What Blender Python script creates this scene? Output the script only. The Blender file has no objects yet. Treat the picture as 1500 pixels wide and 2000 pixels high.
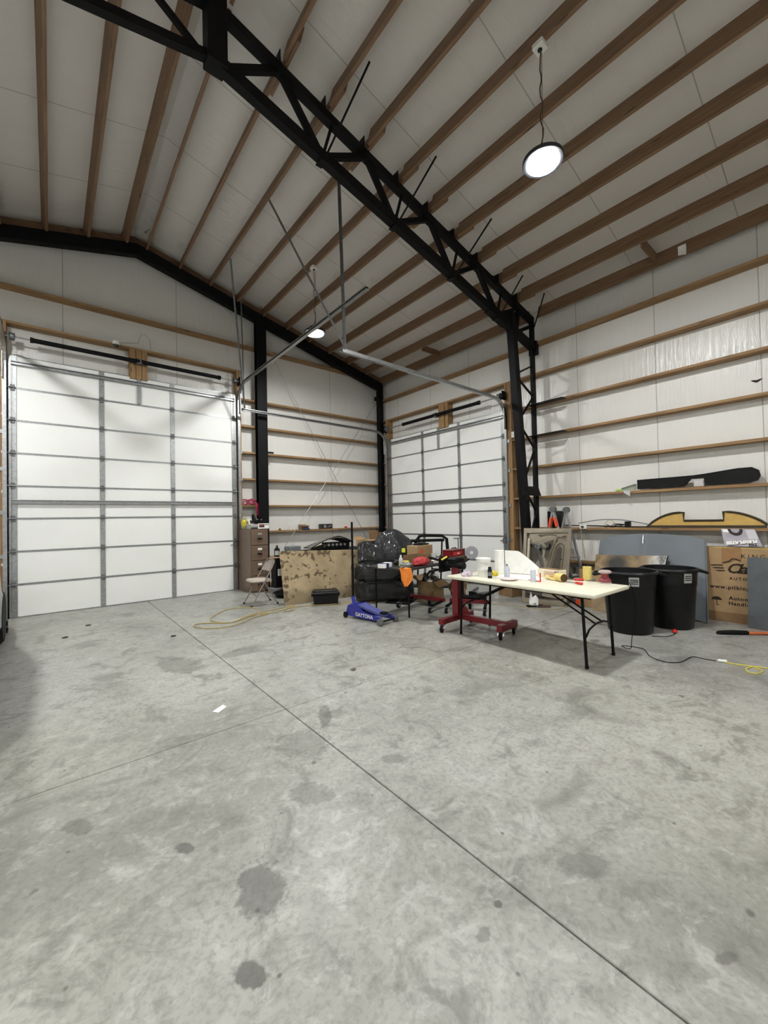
import bpy, bmesh, math, random
from mathutils import Vector, Matrix
random.seed(7)
R = math.radians
scn = bpy.context.scene
COL = scn.collection

# ------------------------------------------------------------------ camera
F_PX = 790.15
CAM = Vector((-7.2076, -8.8609, 1.4814))
YAW, PIT, ROL = 0.689106, 0.016298, -0.020515
_fw = Vector((math.sin(YAW)*math.cos(PIT), math.cos(YAW)*math.cos(PIT), math.sin(PIT)))
_r0 = Vector((math.cos(YAW), -math.sin(YAW), 0)); _u0 = _r0.cross(_fw)
_rt = _r0*math.cos(ROL) + _u0*math.sin(ROL); _up = -_r0*math.sin(ROL) + _u0*math.cos(ROL)
cd = bpy.data.cameras.new('camera'); cam = bpy.data.objects.new('camera', cd); COL.objects.link(cam)
cd.sensor_fit = 'HORIZONTAL'; cd.sensor_width = 36.0; cd.lens = 36.0*F_PX/1500.0
cd.clip_start = 0.05; cd.clip_end = 100
cam.matrix_world = Matrix(((_rt.x, _up.x, -_fw.x, CAM.x), (_rt.y, _up.y, -_fw.y, CAM.y), (_rt.z, _up.z, -_fw.z, CAM.z), (0, 0, 0, 1)))
scn.camera = cam
# ------------------------------------------------------------------ world, exposure
wd = bpy.data.worlds.new('world'); scn.world = wd; wd.use_nodes = True
wd.node_tree.nodes['Background'].inputs[0].default_value = (0.8, 0.85, 1, 1)
wd.node_tree.nodes['Background'].inputs[1].default_value = 0.02
scn.view_settings.view_transform = 'Standard'; scn.view_settings.look = 'None'
scn.view_settings.gamma = 1.0; scn.view_settings.exposure = 0.0
scn.view_settings.use_curve_mapping = False
LAMP_STRENGTH = 580.0
cy = scn.cycles
cy.use_adaptive_sampling = True; cy.adaptive_threshold = 0.08; cy.adaptive_min_samples = 12
cy.max_bounces = 4; cy.diffuse_bounces = 3; cy.glossy_bounces = 2; cy.transmission_bounces = 4; cy.transparent_max_bounces = 6
cy.caustics_reflective = False; cy.caustics_refractive = False

# pixel -> direction; the distance comes from the plane the thing touches
def ray(px, py): return _fw + _rt*((px-750)/F_PX) - _up*((py-1000)/F_PX)
def on(px, py, ax, v):
    d = ray(px, py); t = (v-CAM[ax])/d[ax]; return CAM + d*t
def FL(px, py): return on(px, py, 2, 0.0)
def ZW(px, py, z): return on(px, py, 2, z)
def YW(px, py, y=0.0): return on(px, py, 1, y)
def XW(px, py, x=0.0): return on(px, py, 0, x)

# ------------------------------------------------------------------ mesh helpers
class MB:
    def __init__(s): s.v = []; s.f = []; s.m = Matrix()
    def add(s, vs, fs):
        n = len(s.v); s.v += [tuple(s.m @ Vector(p)) for p in vs]; s.f += [tuple(i+n for i in f) for f in fs]; return s
    def box(s, c, d, rot=None, bev=0.0, seg=1):
        bm = bmesh.new(); bmesh.ops.create_cube(bm, size=1.0)
        for v in bm.verts: v.co = Vector((v.co.x*d[0], v.co.y*d[1], v.co.z*d[2]))
        if bev > 0: bmesh.ops.bevel(bm, geom=bm.edges[:], offset=bev, segments=seg, affect='EDGES', profile=0.5)
        M = Matrix.Translation(Vector(c))
        if rot is not None: M = M @ (rot if isinstance(rot, Matrix) else Matrix.Rotation(rot, 4, 'Z'))
        bm.verts.index_update()
        s.add([M @ v.co for v in bm.verts], [[v.index for v in f.verts] for f in bm.faces]); bm.free(); return s
    def bb(s, a, b, bev=0.0):
        return s.box([(a[i]+b[i])/2 for i in range(3)], [abs(b[i]-a[i]) for i in range(3)], bev=bev)
    def cyl(s, a, b, r0, r1=None, n=16, caps=True):
        a = Vector(a); b = Vector(b); r1 = r0 if r1 is None else r1
        q = (b-a).to_track_quat('Z', 'Y').to_matrix(); vs = []
        for p, r in ((a, r0), (b, r1)):
            for i in range(n):
                t = 2*math.pi*i/n; vs.append(p + q @ Vector((r*math.cos(t), r*math.sin(t), 0)))
        fs = [(i, (i+1) % n, n+(i+1) % n, n+i) for i in range(n)]
        if caps: fs += [tuple(range(n))[::-1], tuple(range(n, 2*n))]
        return s.add(vs, fs)
    def bar(s, a, b, w, h=None, up=(0, 0, 1)):
        a = Vector(a); b = Vector(b); h = h or w; d = (b-a).normalized()
        x = d.cross(Vector(up))
        if x.length < 1e-4: x = d.cross(Vector((1, 0, 0)))
        x.normalize(); y = x.cross(d)
        vs = [p + x*(sx*w/2) + y*(sy*h/2) for p in (a, b) for sx, sy in ((-1, -1), (1, -1), (1, 1), (-1, 1))]
        return s.add(vs, [(0, 1, 2, 3)[::-1], (4, 5, 6, 7), (0, 1, 5, 4), (1, 2, 6, 5), (2, 3, 7, 6), (3, 0, 4, 7)])
    def tube(s, path, r, n=8, closed=False):
        P = [Vector(p) for p in path]; N = len(P); vs = []; x = None
        for i, p in enumerate(P):
            t = (P[(i+1) % N]-P[i-1]) if closed else (P[min(i+1, N-1)]-P[max(i-1, 0)])
            t.normalize()
            if x is None: x = t.cross(Vector((0.13, 0.27, 1)));
            else: x = x - t*x.dot(t)
            if x.length < 1e-5: x = t.cross(Vector((1, 0, 0)))
            x.normalize(); y = t.cross(x); rr = r[i] if isinstance(r, (list, tuple)) else r
            vs += [p + x*(rr*math.cos(2*math.pi*k/n)) + y*(rr*math.sin(2*math.pi*k/n)) for k in range(n)]
        fs = []
        for i in range(N if closed else N-1):
            j = (i+1) % N
            fs += [(i*n+k, i*n+(k+1) % n, j*n+(k+1) % n, j*n+k) for k in range(n)]
        if not closed: fs += [tuple(range(n))[::-1], tuple(range((N-1)*n, N*n))]
        return s.add(vs, fs)
    def sweep(s, path, prof, side):
        P = [Vector(p) for p in path]; side = Vector(side); n = len(prof); vs = []; fs = []
        for i, p in enumerate(P):
            t = P[min(i+1, len(P)-1)]-P[max(i-1, 0)]; t.normalize(); y = side.cross(t)
            vs += [p + side*a + y*b for a, b in prof]
        for i in range(len(P)-1):
            fs += [(i*n+k, i*n+(k+1) % n, (i+1)*n+(k+1) % n, (i+1)*n+k) for k in range(n)]
        fs += [tuple(range(n))[::-1], tuple(range((len(P)-1)*n, len(P)*n))]
        return s.add(vs, fs)
    def lathe(s, prof, n=24, c=(0, 0, 0), axis=None):
        c = Vector(c); q = Matrix.Identity(3) if axis is None else Vector(axis).to_track_quat('Z', 'Y').to_matrix()
        vs = []
        for r, z in prof:
            for i in range(n):
                t = 2*math.pi*i/n; vs.append(c + q @ Vector((r*math.cos(t), r*math.sin(t), z)))
        fs = []
        for j in range(len(prof)-1):
            fs += [(j*n+i, j*n+(i+1) % n, (j+1)*n+(i+1) % n, (j+1)*n+i) for i in range(n)]
        ringed = prof[0] == prof[-1]
        if prof[0][0] > 1e-4 and not ringed: fs.append(tuple(range(n))[::-1])
        if prof[-1][0] > 1e-4 and not ringed: fs.append(tuple(range((len(prof)-1)*n, len(prof)*n)))
        return s.add(vs, fs)
    def prism(s, poly, ext):
        n = len(poly); e = Vector(ext); a = [Vector(p) for p in poly]; b = [p+e for p in a]
        return s.add(a+b, [tuple(range(n))[::-1], tuple(range(n, 2*n))] + [(i, (i+1) % n, n+(i+1) % n, n+i) for i in range(n)])
    def grid(s, fn, nu, nv):
        vs = [fn(i/nu, j/nv) for i in range(nu+1) for j in range(nv+1)]
        return s.add(vs, [(i*(nv+1)+j, (i+1)*(nv+1)+j, (i+1)*(nv+1)+j+1, i*(nv+1)+j+1) for i in range(nu) for j in range(nv)])
    def slab(s, fn, nu, nv, thick):
        """a curved sheet with thickness"""
        t = Vector(thick); n = (nu+1)*(nv+1)
        top = [Vector(fn(i/nu, j/nv)) for i in range(nu+1) for j in range(nv+1)]
        vs = top + [p+t for p in top]; I = lambda i, j: i*(nv+1)+j
        fs = []
        for i in range(nu):
            for j in range(nv):
                q = (I(i, j), I(i+1, j), I(i+1, j+1), I(i, j+1)); fs += [q, tuple(k+n for k in q[::-1])]
        rim = [I(i, 0) for i in range(nu)] + [I(nu, j) for j in range(nv)] + [I(i, nv) for i in range(nu, 0, -1)] + [I(0, j) for j in range(nv, 0, -1)]
        for k in range(len(rim)):
            a, b = rim[k], rim[(k+1) % len(rim)]; fs.append((b, a, a+n, b+n))
        return s.add(vs, fs)
    def ball(s, c, r, n=12, sc=(1, 1, 1), jit=0.0):
        c = Vector(c); bm = bmesh.new(); bmesh.ops.create_icosphere(bm, subdivisions=2 if n <= 12 else 3, radius=r)
        bm.verts.index_update()
        vs = [c + Vector((v.co.x*sc[0], v.co.y*sc[1], v.co.z*sc[2]))*(1+random.uniform(-jit, jit)) for v in bm.verts]
        s.add(vs, [[v.index for v in f.verts] for f in bm.faces]); bm.free(); return s
    def mesh(s, name, mat, smooth=None):
        me = bpy.data.meshes.new(name); me.from_pydata(s.v, [], s.f)
        bm = bmesh.new(); bm.from_mesh(me); bmesh.ops.recalc_face_normals(bm, faces=bm.faces[:]); bm.to_mesh(me); bm.free()
        if smooth is not None:
            me.polygons.foreach_set('use_smooth', [True]*len(me.polygons)); me.set_sharp_from_angle(angle=R(smooth))
        me.materials.append(mat); return me

def link(name, data, parent=None, loc=None, rz=None):
    o = bpy.data.objects.new(name, data); COL.objects.link(o)
    if parent: o.parent = parent
    if loc is not None: o.location = loc
    if rz is not None: o.rotation_euler = (0, 0, rz)
    return o
def tag(o, label, cat, group=None):
    o['label'] = label; o['category'] = cat
    if group: o['group'] = group
    return o
def thing(name, label, cat, loc=(0, 0, 0), rz=0.0, group=None):
    o = link(name, None, None, loc, rz); o.empty_display_size = 0.1
    return tag(o, label, cat, group)
def part(parent, name, mb, mat, smooth=None, loc=None): return link(name, mb.mesh(name, mat, smooth), parent, loc)
def single(name, mb, mat, label, cat, loc=(0, 0, 0), rz=0.0, smooth=None, group=None):
    return tag(link(name, mb.mesh(name, mat, smooth), None, loc, rz), label, cat, group)
def struct(name, mb, mat, smooth=None):
    o = link(name, mb.mesh(name, mat, smooth)); o['kind'] = 'structure'; return o
def text_mesh(parent, name, body, size, mat, M, spacing=1.0, bold=0.0, shear=0.0, align='LEFT'):
    cu = bpy.data.curves.new(name, 'FONT'); cu.body = body; cu.size = size; cu.space_character = spacing
    cu.offset = bold; cu.shear = shear; cu.align_x = align; cu.extrude = 0.0006; cu.resolution_u = 3
    tmp = bpy.data.objects.new('tmp', cu); COL.objects.link(tmp)
    dg = bpy.context.evaluated_depsgraph_get(); me = bpy.data.meshes.new_from_object(tmp.evaluated_get(dg))
    bpy.data.objects.remove(tmp); me.name = name; me.materials.clear(); me.materials.append(mat)
    o = link(name, me, parent); o.matrix_local = M; return o
def frame(o, x, y):
    """matrix with local x along x, local y along y"""
    x = Vector(x).normalized(); y = Vector(y).normalized(); z = x.cross(y)
    return Matrix(((x.x, y.x, z.x, o[0]), (x.y, y.y, z.y, o[1]), (x.z, y.z, z.z, o[2]), (0, 0, 0, 1)))

# ------------------------------------------------------------------ materials
def lin(c): return tuple((v/255/12.92 if v/255 <= .04045 else ((v/255+.055)/1.055)**2.4) for v in c) + (1,)
class NT:
    def __init__(s, name):
        s.mat = bpy.data.materials.new(name); s.mat.use_nodes = True; s.t = s.mat.node_tree
        s.b = s.t.nodes['Principled BSDF']
    def n(s, typ, **kw):
        nd = s.t.nodes.new(typ)
        for k, v in kw.items():
            if k.startswith('i_'): s.set(nd, k[2:], v)
            elif k.startswith('n_'): s.set(nd, int(k[2:]), v)
            else: setattr(nd, k, v)
        return nd
    def set(s, nd, key, v):
        key = key.replace('_', ' ') if isinstance(key, str) else key
        if isinstance(v, bpy.types.NodeSocket): s.t.links.new(v, nd.inputs[key])
        else: nd.inputs[key].default_value = v
    def noise(s, scale, detail=3, rough=.55, vec=None, dist=0.0):
        nd = s.n('ShaderNodeTexNoise', i_Scale=scale, i_Detail=detail, i_Roughness=rough, i_Distortion=dist)
        if vec is not None: s.set(nd, 'Vector', vec)
        return nd.outputs['Fac']
    def ramp(s, fac, stops, interp='LINEAR'):
        nd = s.n('ShaderNodeValToRGB'); nd.color_ramp.interpolation = interp; e = nd.color_ramp.elements
        e[0].position, e[0].color = stops[0]; e[1].position, e[1].color = stops[-1]
        for p, c in stops[1:-1]: x = e.new(p); x.color = c
        s.set(nd, 'Fac', fac); return nd.outputs['Color']
    def mix(s, fac, a, b, blend='MIX'):
        nd = s.n('ShaderNodeMix', data_type='RGBA', blend_type=blend)
        for i, v in ((0, fac), (6, a), (7, b)): s.set(nd, i, v)
        return nd.outputs[2]
    def math(s, op, a, b=0.0, clamp=False):
        nd = s.n('ShaderNodeMath', operation=op, use_clamp=clamp); s.set(nd, 0, a); s.set(nd, 1, b); return nd.outputs[0]
    def bump(s, h, strength, dist=0.01):
        nd = s.n('ShaderNodeBump', i_Strength=strength, i_Distance=dist, i_Height=h); s.set(s.b, 'Normal', nd.outputs[0])
    def map(s, vec, scale):
        nd = s.n('ShaderNodeMapping', i_Scale=scale); s.set(nd, 'Vector', vec); return nd.outputs[0]
    def obj(s):
        tc = s.n('ShaderNodeTexCoord'); oi = s.n('ShaderNodeObjectInfo')
        ad = s.n('ShaderNodeVectorMath', operation='ADD'); cb = s.n('ShaderNodeCombineXYZ')
        r = s.math('MULTIPLY', oi.outputs['Random'], 37.0)
        for k in 'XYZ': s.set(cb, k, r)
        s.set(ad, 0, tc.outputs['Object']); s.set(ad, 1, cb.outputs[0]); return ad.outputs[0]
    def pos(s): return s.n('ShaderNodeNewGeometry').outputs['Position']
MATS = {}
def M(name, col, rough=.5, metal=0.0, var=0.0, vs=6.0, bump=0.0, bs=40.0, spec=.5, coat=0.0, alpha=1.0):
    if name in MATS: return MATS[name]
    t = NT(name); c = lin(col); v = t.obj()
    if var > 0:
        lo = tuple(x*(1-var) for x in c[:3])+(1,); hi = tuple(min(1, x*(1+var*.6)) for x in c[:3])+(1,)
        t.set(t.b, 'Base Color', t.ramp(t.noise(vs, 5, .6, v), [(.3, lo), (.7, hi)]))
        t.set(t.b, 'Roughness', t.math('MULTIPLY_ADD', t.noise(vs*2.3, 3, .5, v), 0.25, True))
        rr = t.n('ShaderNodeMapRange', n_3=max(.03, rough-.1), n_4=min(1, rough+.1)); t.set(rr, 0, t.noise(vs*2.3, 3, .5, v)); t.set(t.b, 'Roughness', rr.outputs[0])
    else: t.set(t.b, 'Base Color', c); t.set(t.b, 'Roughness', rough)
    t.set(t.b, 'Metallic', metal); t.set(t.b, 'Specular IOR Level', spec); t.set(t.b, 'Coat Weight', coat); t.set(t.b, 'Alpha', alpha)
    if bump > 0: t.bump(t.noise(bs, 4, .6, v), bump)
    MATS[name] = t.mat; return t.mat
def wood(name, dark, mid, light, axis):
    t = NT(name); v = t.obj(); sc = {'x': (.7, 16, 16), 'y': (16, .7, 16), 'z': (16, 16, .7)}[axis]
    kn = {'x': (1.6, 7, 7), 'y': (7, 1.6, 7), 'z': (7, 7, 1.6)}[axis]
    f = t.noise(2.2, 5, .65, t.map(v, sc), .6); b = t.noise(.9, 2, .5, v)
    c = t.ramp(f, [(.28, lin(dark)), (.5, lin(mid)), (.74, lin(light))])
    c = t.mix(t.math('MULTIPLY', b, .45), c, lin(mid))
    vo = t.n('ShaderNodeTexVoronoi', i_Scale=1.3); t.set(vo, 'Vector', t.map(v, kn))
    k = t.ramp(vo.outputs['Distance'], [(.0, (1, 1, 1, 1)), (.10, (.55, .55, .55, 1)), (.16, (0, 0, 0, 1))])
    c = t.mix(t.math('MULTIPLY', k, .75), c, lin(tuple(x*.42 for x in dark)))
    t.set(t.b, 'Base Color', c); t.set(t.b, 'Roughness', .62); t.bump(f, .15, .004); return t.mat
WC = ((104, 76, 46), (150, 116, 76), (186, 152, 106))
WX, WY, WZ = [wood('lumber_'+a, *WC, a) for a in 'xyz']
WCP = ((98, 74, 54), (130, 101, 76), (158, 128, 98))
PURL = wood('purlin_lumber', *WCP, 'y'); PURLX = wood('nailer_lumber', *WCP, 'x')
def liner(name, ax, seam, col, gloss=.24):
    """white vinyl-faced insulation: soft vertical wrinkles, seams every few feet"""
    t = NT(name); p = t.pos(); sp = t.n('ShaderNodeSeparateXYZ'); t.set(sp, 0, p)
    u = sp.outputs[ax]; sc = [1.2, 1.2, 1.2]; sc[ax] = 14; 
    if ax == 1 and name.startswith('ceil'): sc = [1.0, 9, 1.0]
    wr = t.noise(1.5, 4, .6, t.map(p, sc), .3); big = t.noise(.9, 3, .5, p)
    q = t.math('FRACT', t.math('DIVIDE', t.math('ADD', u, 50.03), seam))
    ln = t.math('LESS_THAN', t.math('ABSOLUTE', t.math('SUBTRACT', q, .5)), .006/seam)
    puff = t.math('SINE', t.math('MULTIPLY', t.math('ADD', q, .5), math.pi*2))
    c = t.mix(t.math('MULTIPLY', big, .5), lin(col), lin(tuple(x*.9 for x in col)))
    c = t.mix(t.math('MULTIPLY', ln, .55), c, lin((120, 116, 108)))
    t.set(t.b, 'Base Color', c); t.set(t.b, 'Roughness', gloss); t.set(t.b, 'Specular IOR Level', .5)
    h = t.math('ADD', wr, t.math('MULTIPLY', puff, .12)); h = t.math('SUBTRACT', h, t.math('MULTIPLY', ln, .5))
    t.bump(h, .35, .03); return t.mat
LIN_G = liner('wall_liner_gable', 0, 1.83, (232, 230, 224)); LIN_E = liner('wall_liner_eave', 1, 1.22, (232, 230, 224))
LIN_C = liner('ceiling_liner', 1, 1.30, (226, 222, 216), .45)

def concrete():
    t = NT('concrete'); p = t.pos()
    a = t.noise(.55, 4, .62, p, .4); b = t.noise(3.2, 6, .70, p, .8); c3 = t.noise(38, 2, .6, p)
    c = t.ramp(a, [(.32, lin((136, 135, 129))), (.5, lin((156, 155, 148))), (.68, lin((171, 170, 163)))])
    c = t.mix(t.ramp(b, [(.36, (.75, .75, .75, 1)), (.47, (0, 0, 0, 1))]), c, lin((116, 115, 109)))
    c = t.mix(t.ramp(b, [(.56, (0, 0, 0, 1)), (.72, (.8, .8, .8, 1))]), c, lin((182, 182, 177)))
    c = t.mix(t.math('MULTIPLY', t.ramp(c3, [(.34, (1, 1, 1, 1)), (.52, (0, 0, 0, 1))]), .34), c, lin((106, 105, 98)))
    b2 = t.noise(11, 4, .7, p, .6); c = t.mix(t.ramp(b2, [(.34, (.42, .42, .42, 1)), (.47, (0, 0, 0, 1))]), c, lin((114, 113, 106))); c = t.mix(t.ramp(b2, [(.55, (0, 0, 0, 1)), (.70, (.45, .45, .45, 1))]), c, lin((188, 188, 182)))
    c = t.mix(t.ramp(t.noise(.33, 2, .5, p), [(.42, (0, 0, 0, 1)), (.62, (.6, .6, .6, 1))]), c, t.mix(1.0, c, (1.0, .99, .92, 1), 'MULTIPLY'))
    # worn pale patches and dirty patches
    dz = t.noise(1.3, 5, .6, t.map(p, (1, 1.7, 1)), 1.2)
    c = t.mix(t.ramp(dz, [(.58, (0, 0, 0, 1)), (.7, (.55, .55, .55, 1))]), c, lin((112, 111, 105)))
    # small dark drops
    vo = t.n('ShaderNodeTexVoronoi', i_Scale=3.1); t.set(vo, 'Vector', p); vr = t.n('ShaderNodeTexVoronoi', i_Scale=7.0); t.set(vr, 'Vector', p)
    for v_, w in ((vo, .045), (vr, .05)):
        d = t.math('ADD', v_.outputs['Distance'], t.math('MULTIPLY', t.math('SUBTRACT', t.noise(22, 3, .5, p), .5), .12))
        sel = t.n('ShaderNodeSeparateColor'); t.set(sel, 0, v_.outputs['Color'])
        m = t.math('MULTIPLY', t.ramp(d, [(w*.6, (.8, .8, .8, 1)), (w*1.5, (0, 0, 0, 1))]), t.math('GREATER_THAN', sel.outputs[0], .45))
        c = t.mix(m, c, lin((84, 82, 76)))
    # oil stains where they lie: pixel centre, half extents, darkness
    wob = t.noise(5.5, 5, .7, p, .5); wob2 = c3
    w = t.math('ADD', t.math('MULTIPLY', t.math('SUBTRACT', wob, .5), 1.5), t.math('MULTIPLY', t.math('SUBTRACT', wob2, .5), .5))
    for cx, cy, ex, ey, dk in [(508, 1735, 52, 62, .62), (490, 1903, 34, 30, .75), (362, 1657, 20, 11, .6), (155, 1617, 34, 16, .4), (350, 1298, 52, 17, .42),
                               (635, 1400, 14, 24, .55), (230, 1350, 60, 26, .28), (590, 1452, 60, 30, .38), (770, 1482, 30, 10, .4), (700, 1560, 40, 20, .3),
                               (1140, 1690, 70, 28, .4), (1250, 1740, 80, 34, .3), (1310, 1900, 70, 50, .3), (1420, 1872, 28, 16, .5), (610, 1552, 48, 24, .4), (973, 1766, 10, 9, .8),
                               (945, 1825, 14, 16, .45), (995, 1860, 16, 14, .3), (1180, 1945, 60, 30, .3), (265, 1225, 90, 18, .3), (560, 1660, 60, 60, .22), (1050, 1410, 90, 28, .24)]:
        P0 = FL(cx, cy); A = (FL(cx+ex, cy)-P0); B = (FL(cx, cy-ey)-P0)
        det = A.x*B.y-A.y*B.x; r1 = Vector((B.y/det, -B.x/det, 0)); r2 = Vector((-A.y/det, A.x/det, 0))
        sb = t.n('ShaderNodeVectorMath', operation='SUBTRACT'); t.set(sb, 0, p); t.set(sb, 1, P0)
        ds = []
        for rr in (r1, r2):
            dt = t.n('ShaderNodeVectorMath', operation='DOT_PRODUCT'); t.set(dt, 0, sb.outputs[0]); t.set(dt, 1, rr); ds.append(t.math('POWER', dt.outputs['Value'], 2.0))
        d = t.math('ADD', t.math('SQRT', t.math('ADD', *ds)), w)
        m = t.ramp(d, [(.74, (dk, dk, dk, 1)), (1.0, (0, 0, 0, 1))]) if dk > .35 else t.ramp(d, [(.2, (dk, dk, dk, 1)), (1.0, (0, 0, 0, 1))])
        c = t.mix(m, c, lin((78, 77, 72)))
    t.set(t.b, 'Base Color', c)
    rr = t.n('ShaderNodeMapRange', n_1=.3, n_2=.7, n_3=.30, n_4=.55); t.set(rr, 0, a); t.set(t.b, 'Roughness', rr.outputs[0])
    t.set(t.b, 'Specular IOR Level', .42)
    t.bump(c3, .08, .003); return t.mat
CONC = concrete()
STEEL = M('black_steel', (11, 11, 13), .55, var=.25, vs=3, spec=.18)
GALV = M('galvanized_steel', (168, 170, 170), .38, .85, var=.22, vs=26)
GALVD = M('dull_galvanized_steel', (120, 122, 122), .5, .7, var=.25, vs=18)
DOORW = M('white_door_skin', (240, 240, 236), .42, var=.03, vs=1.5, bump=.03, bs=6)
BLACK = M('black_plastic', (11, 11, 12), .42, var=.2, vs=9, spec=.3)
RUBBER = M('black_rubber', (10, 10, 10), .75, var=.2, vs=12, spec=.25)
GREYP = M('grey_plastic', (120, 122, 124), .5, var=.1)
WHITE = M('white_plastic', (236, 235, 230), .4, var=.04)
PAPER = M('white_paper', (240, 239, 234), .75, var=.05, vs=12)
CARD = M('brown_cardboard', (170, 140, 102), .8, var=.14, vs=5, bump=.05, bs=60)
CARDD = M('dark_cardboard', (134, 104, 72), .82, var=.18, vs=5, bump=.05, bs=60)
RED = M('red_paint', (112, 16, 24), .35, var=.16, vs=12, coat=.2)
REDB = M('bright_red_plastic', (206, 44, 36), .4, var=.1)
BLUE = M('blue_paint', (34, 42, 150), .3, var=.14, vs=12, coat=.3)
NAVY = M('navy_print', (28, 48, 96), .5)
INK = M('dark_ink', (36, 24, 16), .7)
CHROME = M('chrome', (215, 215, 215), .12, 1.0)
ALU = M('aluminium', (186, 188, 190), .35, .85, var=.12, vs=20)
ORANGE = M('orange_plastic', (232, 84, 40), .5, var=.1)
YELLOW = M('yellow_plastic', (228, 208, 60), .5, var=.08)
TAPE = M('yellow_masking_tape', (232, 210, 124), .6, var=.07, vs=20)
PAPERY = M('worn_table_plastic', (226, 221, 200), .5, var=.08, vs=9)
TAUPE = M('taupe_enamel', (112, 92, 76), .45, var=.1, vs=4)
DPIT = M('joint_dirt', (60, 58, 52), .9)

# ------------------------------------------------------------------ the building shell
EAVE, SL, RX = 5.25, 0.25, -5.93          # underside of the purlins at x=0, slope, ridge line
def pur_z(x): return EAVE - SL*x if x >= RX else EAVE - SL*RX - SL*(RX-x)
PD = 0.235; XL, YF = -11.9, -14.4; LW = 0.16
def ceil_z(x): return pur_z(x) + PD
fl = struct('floor', MB().bb((XL-.2, YF-.2, -.2), (LW+.1, LW+.1, -.018)), DPIT)
xs = [XL, -5.788, LW]; ys = [YF, -10.2, -5.875, LW]
for i in range(2):
    for j in range(3):
        g = .004; b = MB().box(((xs[i]+xs[i+1])/2, (ys[j]+ys[j+1])/2, -.01), (xs[i+1]-xs[i]-2*g, ys[j+1]-ys[j]-2*g, .02), bev=.003)
        part(fl, 'concrete_slab', b, CONC)
wg = struct('wall_back', MB().prism([(XL, LW, 0), (LW, LW, 0), (LW, LW, ceil_z(LW)), (RX, LW, ceil_z(RX)), (XL, LW, ceil_z(XL))], (0, .08, 0)), LIN_G)
we = struct('wall_right', MB().bb((LW, YF, 0), (LW+.08, LW, ceil_z(LW))), LIN_E)
wl = struct('wall_left', MB().bb((XL-.08, YF, 0), (XL, LW, ceil_z(XL))), LIN_E)
wf = struct('wall_front', MB().prism([(XL, YF, 0), (LW, YF, 0), (LW, YF, ceil_z(LW)), (RX, YF, ceil_z(RX)), (XL, YF, ceil_z(XL))], (0, -.08, 0)), LIN_G)
ce = struct('ceiling', MB().prism([(LW, YF, ceil_z(LW)), (RX, YF, ceil_z(RX)), (RX, YF, ceil_z(RX)+.06), (LW, YF, ceil_z(LW)+.06)], (0, LW-YF, 0))
            .prism([(RX, YF, ceil_z(RX)), (XL, YF, ceil_z(XL)), (XL, YF, ceil_z(XL)+.06), (RX, YF, ceil_z(RX)+.06)], (0, LW-YF, 0)), LIN_C)
# purlins: one board per bay
TY = -4.76
pm = [MB().box((0, 0, PD/2), (.040, 4.76, PD), bev=.003).mesh('purlin', PURL), MB().box((0, 0, PD/2), (.040, 4.75, PD), bev=.003).mesh('purlin', PURL)]
pxs = [-.012-.576*k for k in range(11)] + [-6.09-.57*k for k in range(10)]
for x in pxs:
    for k, yc in enumerate((LW-4.76/2-.05, TY-.10-4.75/2)):
        o = link('purlin', pm[k], ce, (x + random.uniform(-.006, .006), yc, pur_z(x))); o.rotation_euler = (0, (1 if x > RX else -1)*math.atan(SL), 0)
# lapped second board on a few purlins
lap = MB().box((0, 0, PD/2), (.038, .7, PD*.96)).mesh('lap_board', PURL)
for k in range(1, 10): link('lap_board', lap, ce, (pxs[k]+.042, TY, pur_z(pxs[k])-.005)).rotation_euler = (0, math.atan(SL), 0)
for px, py in ((1268, 500), (838, 690)):     # blocking between the eave purlin and its neighbour
    d = ray(px, py); tt = (EAVE-SL*CAM.x-CAM.z)/(d.z+SL*d.x); P = CAM+d*tt
    part(ce, 'blocking', MB().bb((-.569, P.y-.02, EAVE-SL*-.28+.02), (-.034, P.y+.02, EAVE-SL*-.28+.15)), PURLX)
# girts
GZ = [0.643+.592*k for k in range(8)]      # 0.64 ... 4.79
def girt(parent, a, b, z, along):
    mb = MB().box((0, 0, 0), (abs(b-a), .178, .040) if along == 'x' else (.178, abs(b-a), .040), bev=.002)
    loc = ((a+b)/2, LW-.089, z) if along == 'x' else (LW-.089, (a+b)/2, z)
    part(parent, 'girt', mb, WX if along == 'x' else WY, loc=loc)
for z in GZ[:7]: girt(wg, -3.985, .0, z, 'x')
girt(wg, XL, -3.985, 4.80, 'x'); girt(wg, XL, -.9, 5.40, 'x')
for k, z in enumerate(GZ):
    if z < 3.7: girt(we, -.0, -.30, z, 'y'); girt(we, -4.19, YF, z, 'y')
    else: girt(we, -.0, YF, z, 'y')
for z in GZ[:6]: girt(wg, XL, -7.98, z, 'x')
part(wg, 'sill_plate', MB().bb((-3.985, -.02, 0), (0, LW, .04)), WX); part(we, 'sill_plate', MB().bb((-.02, YF, 0), (LW, -4.3, .04)), WY)
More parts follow.
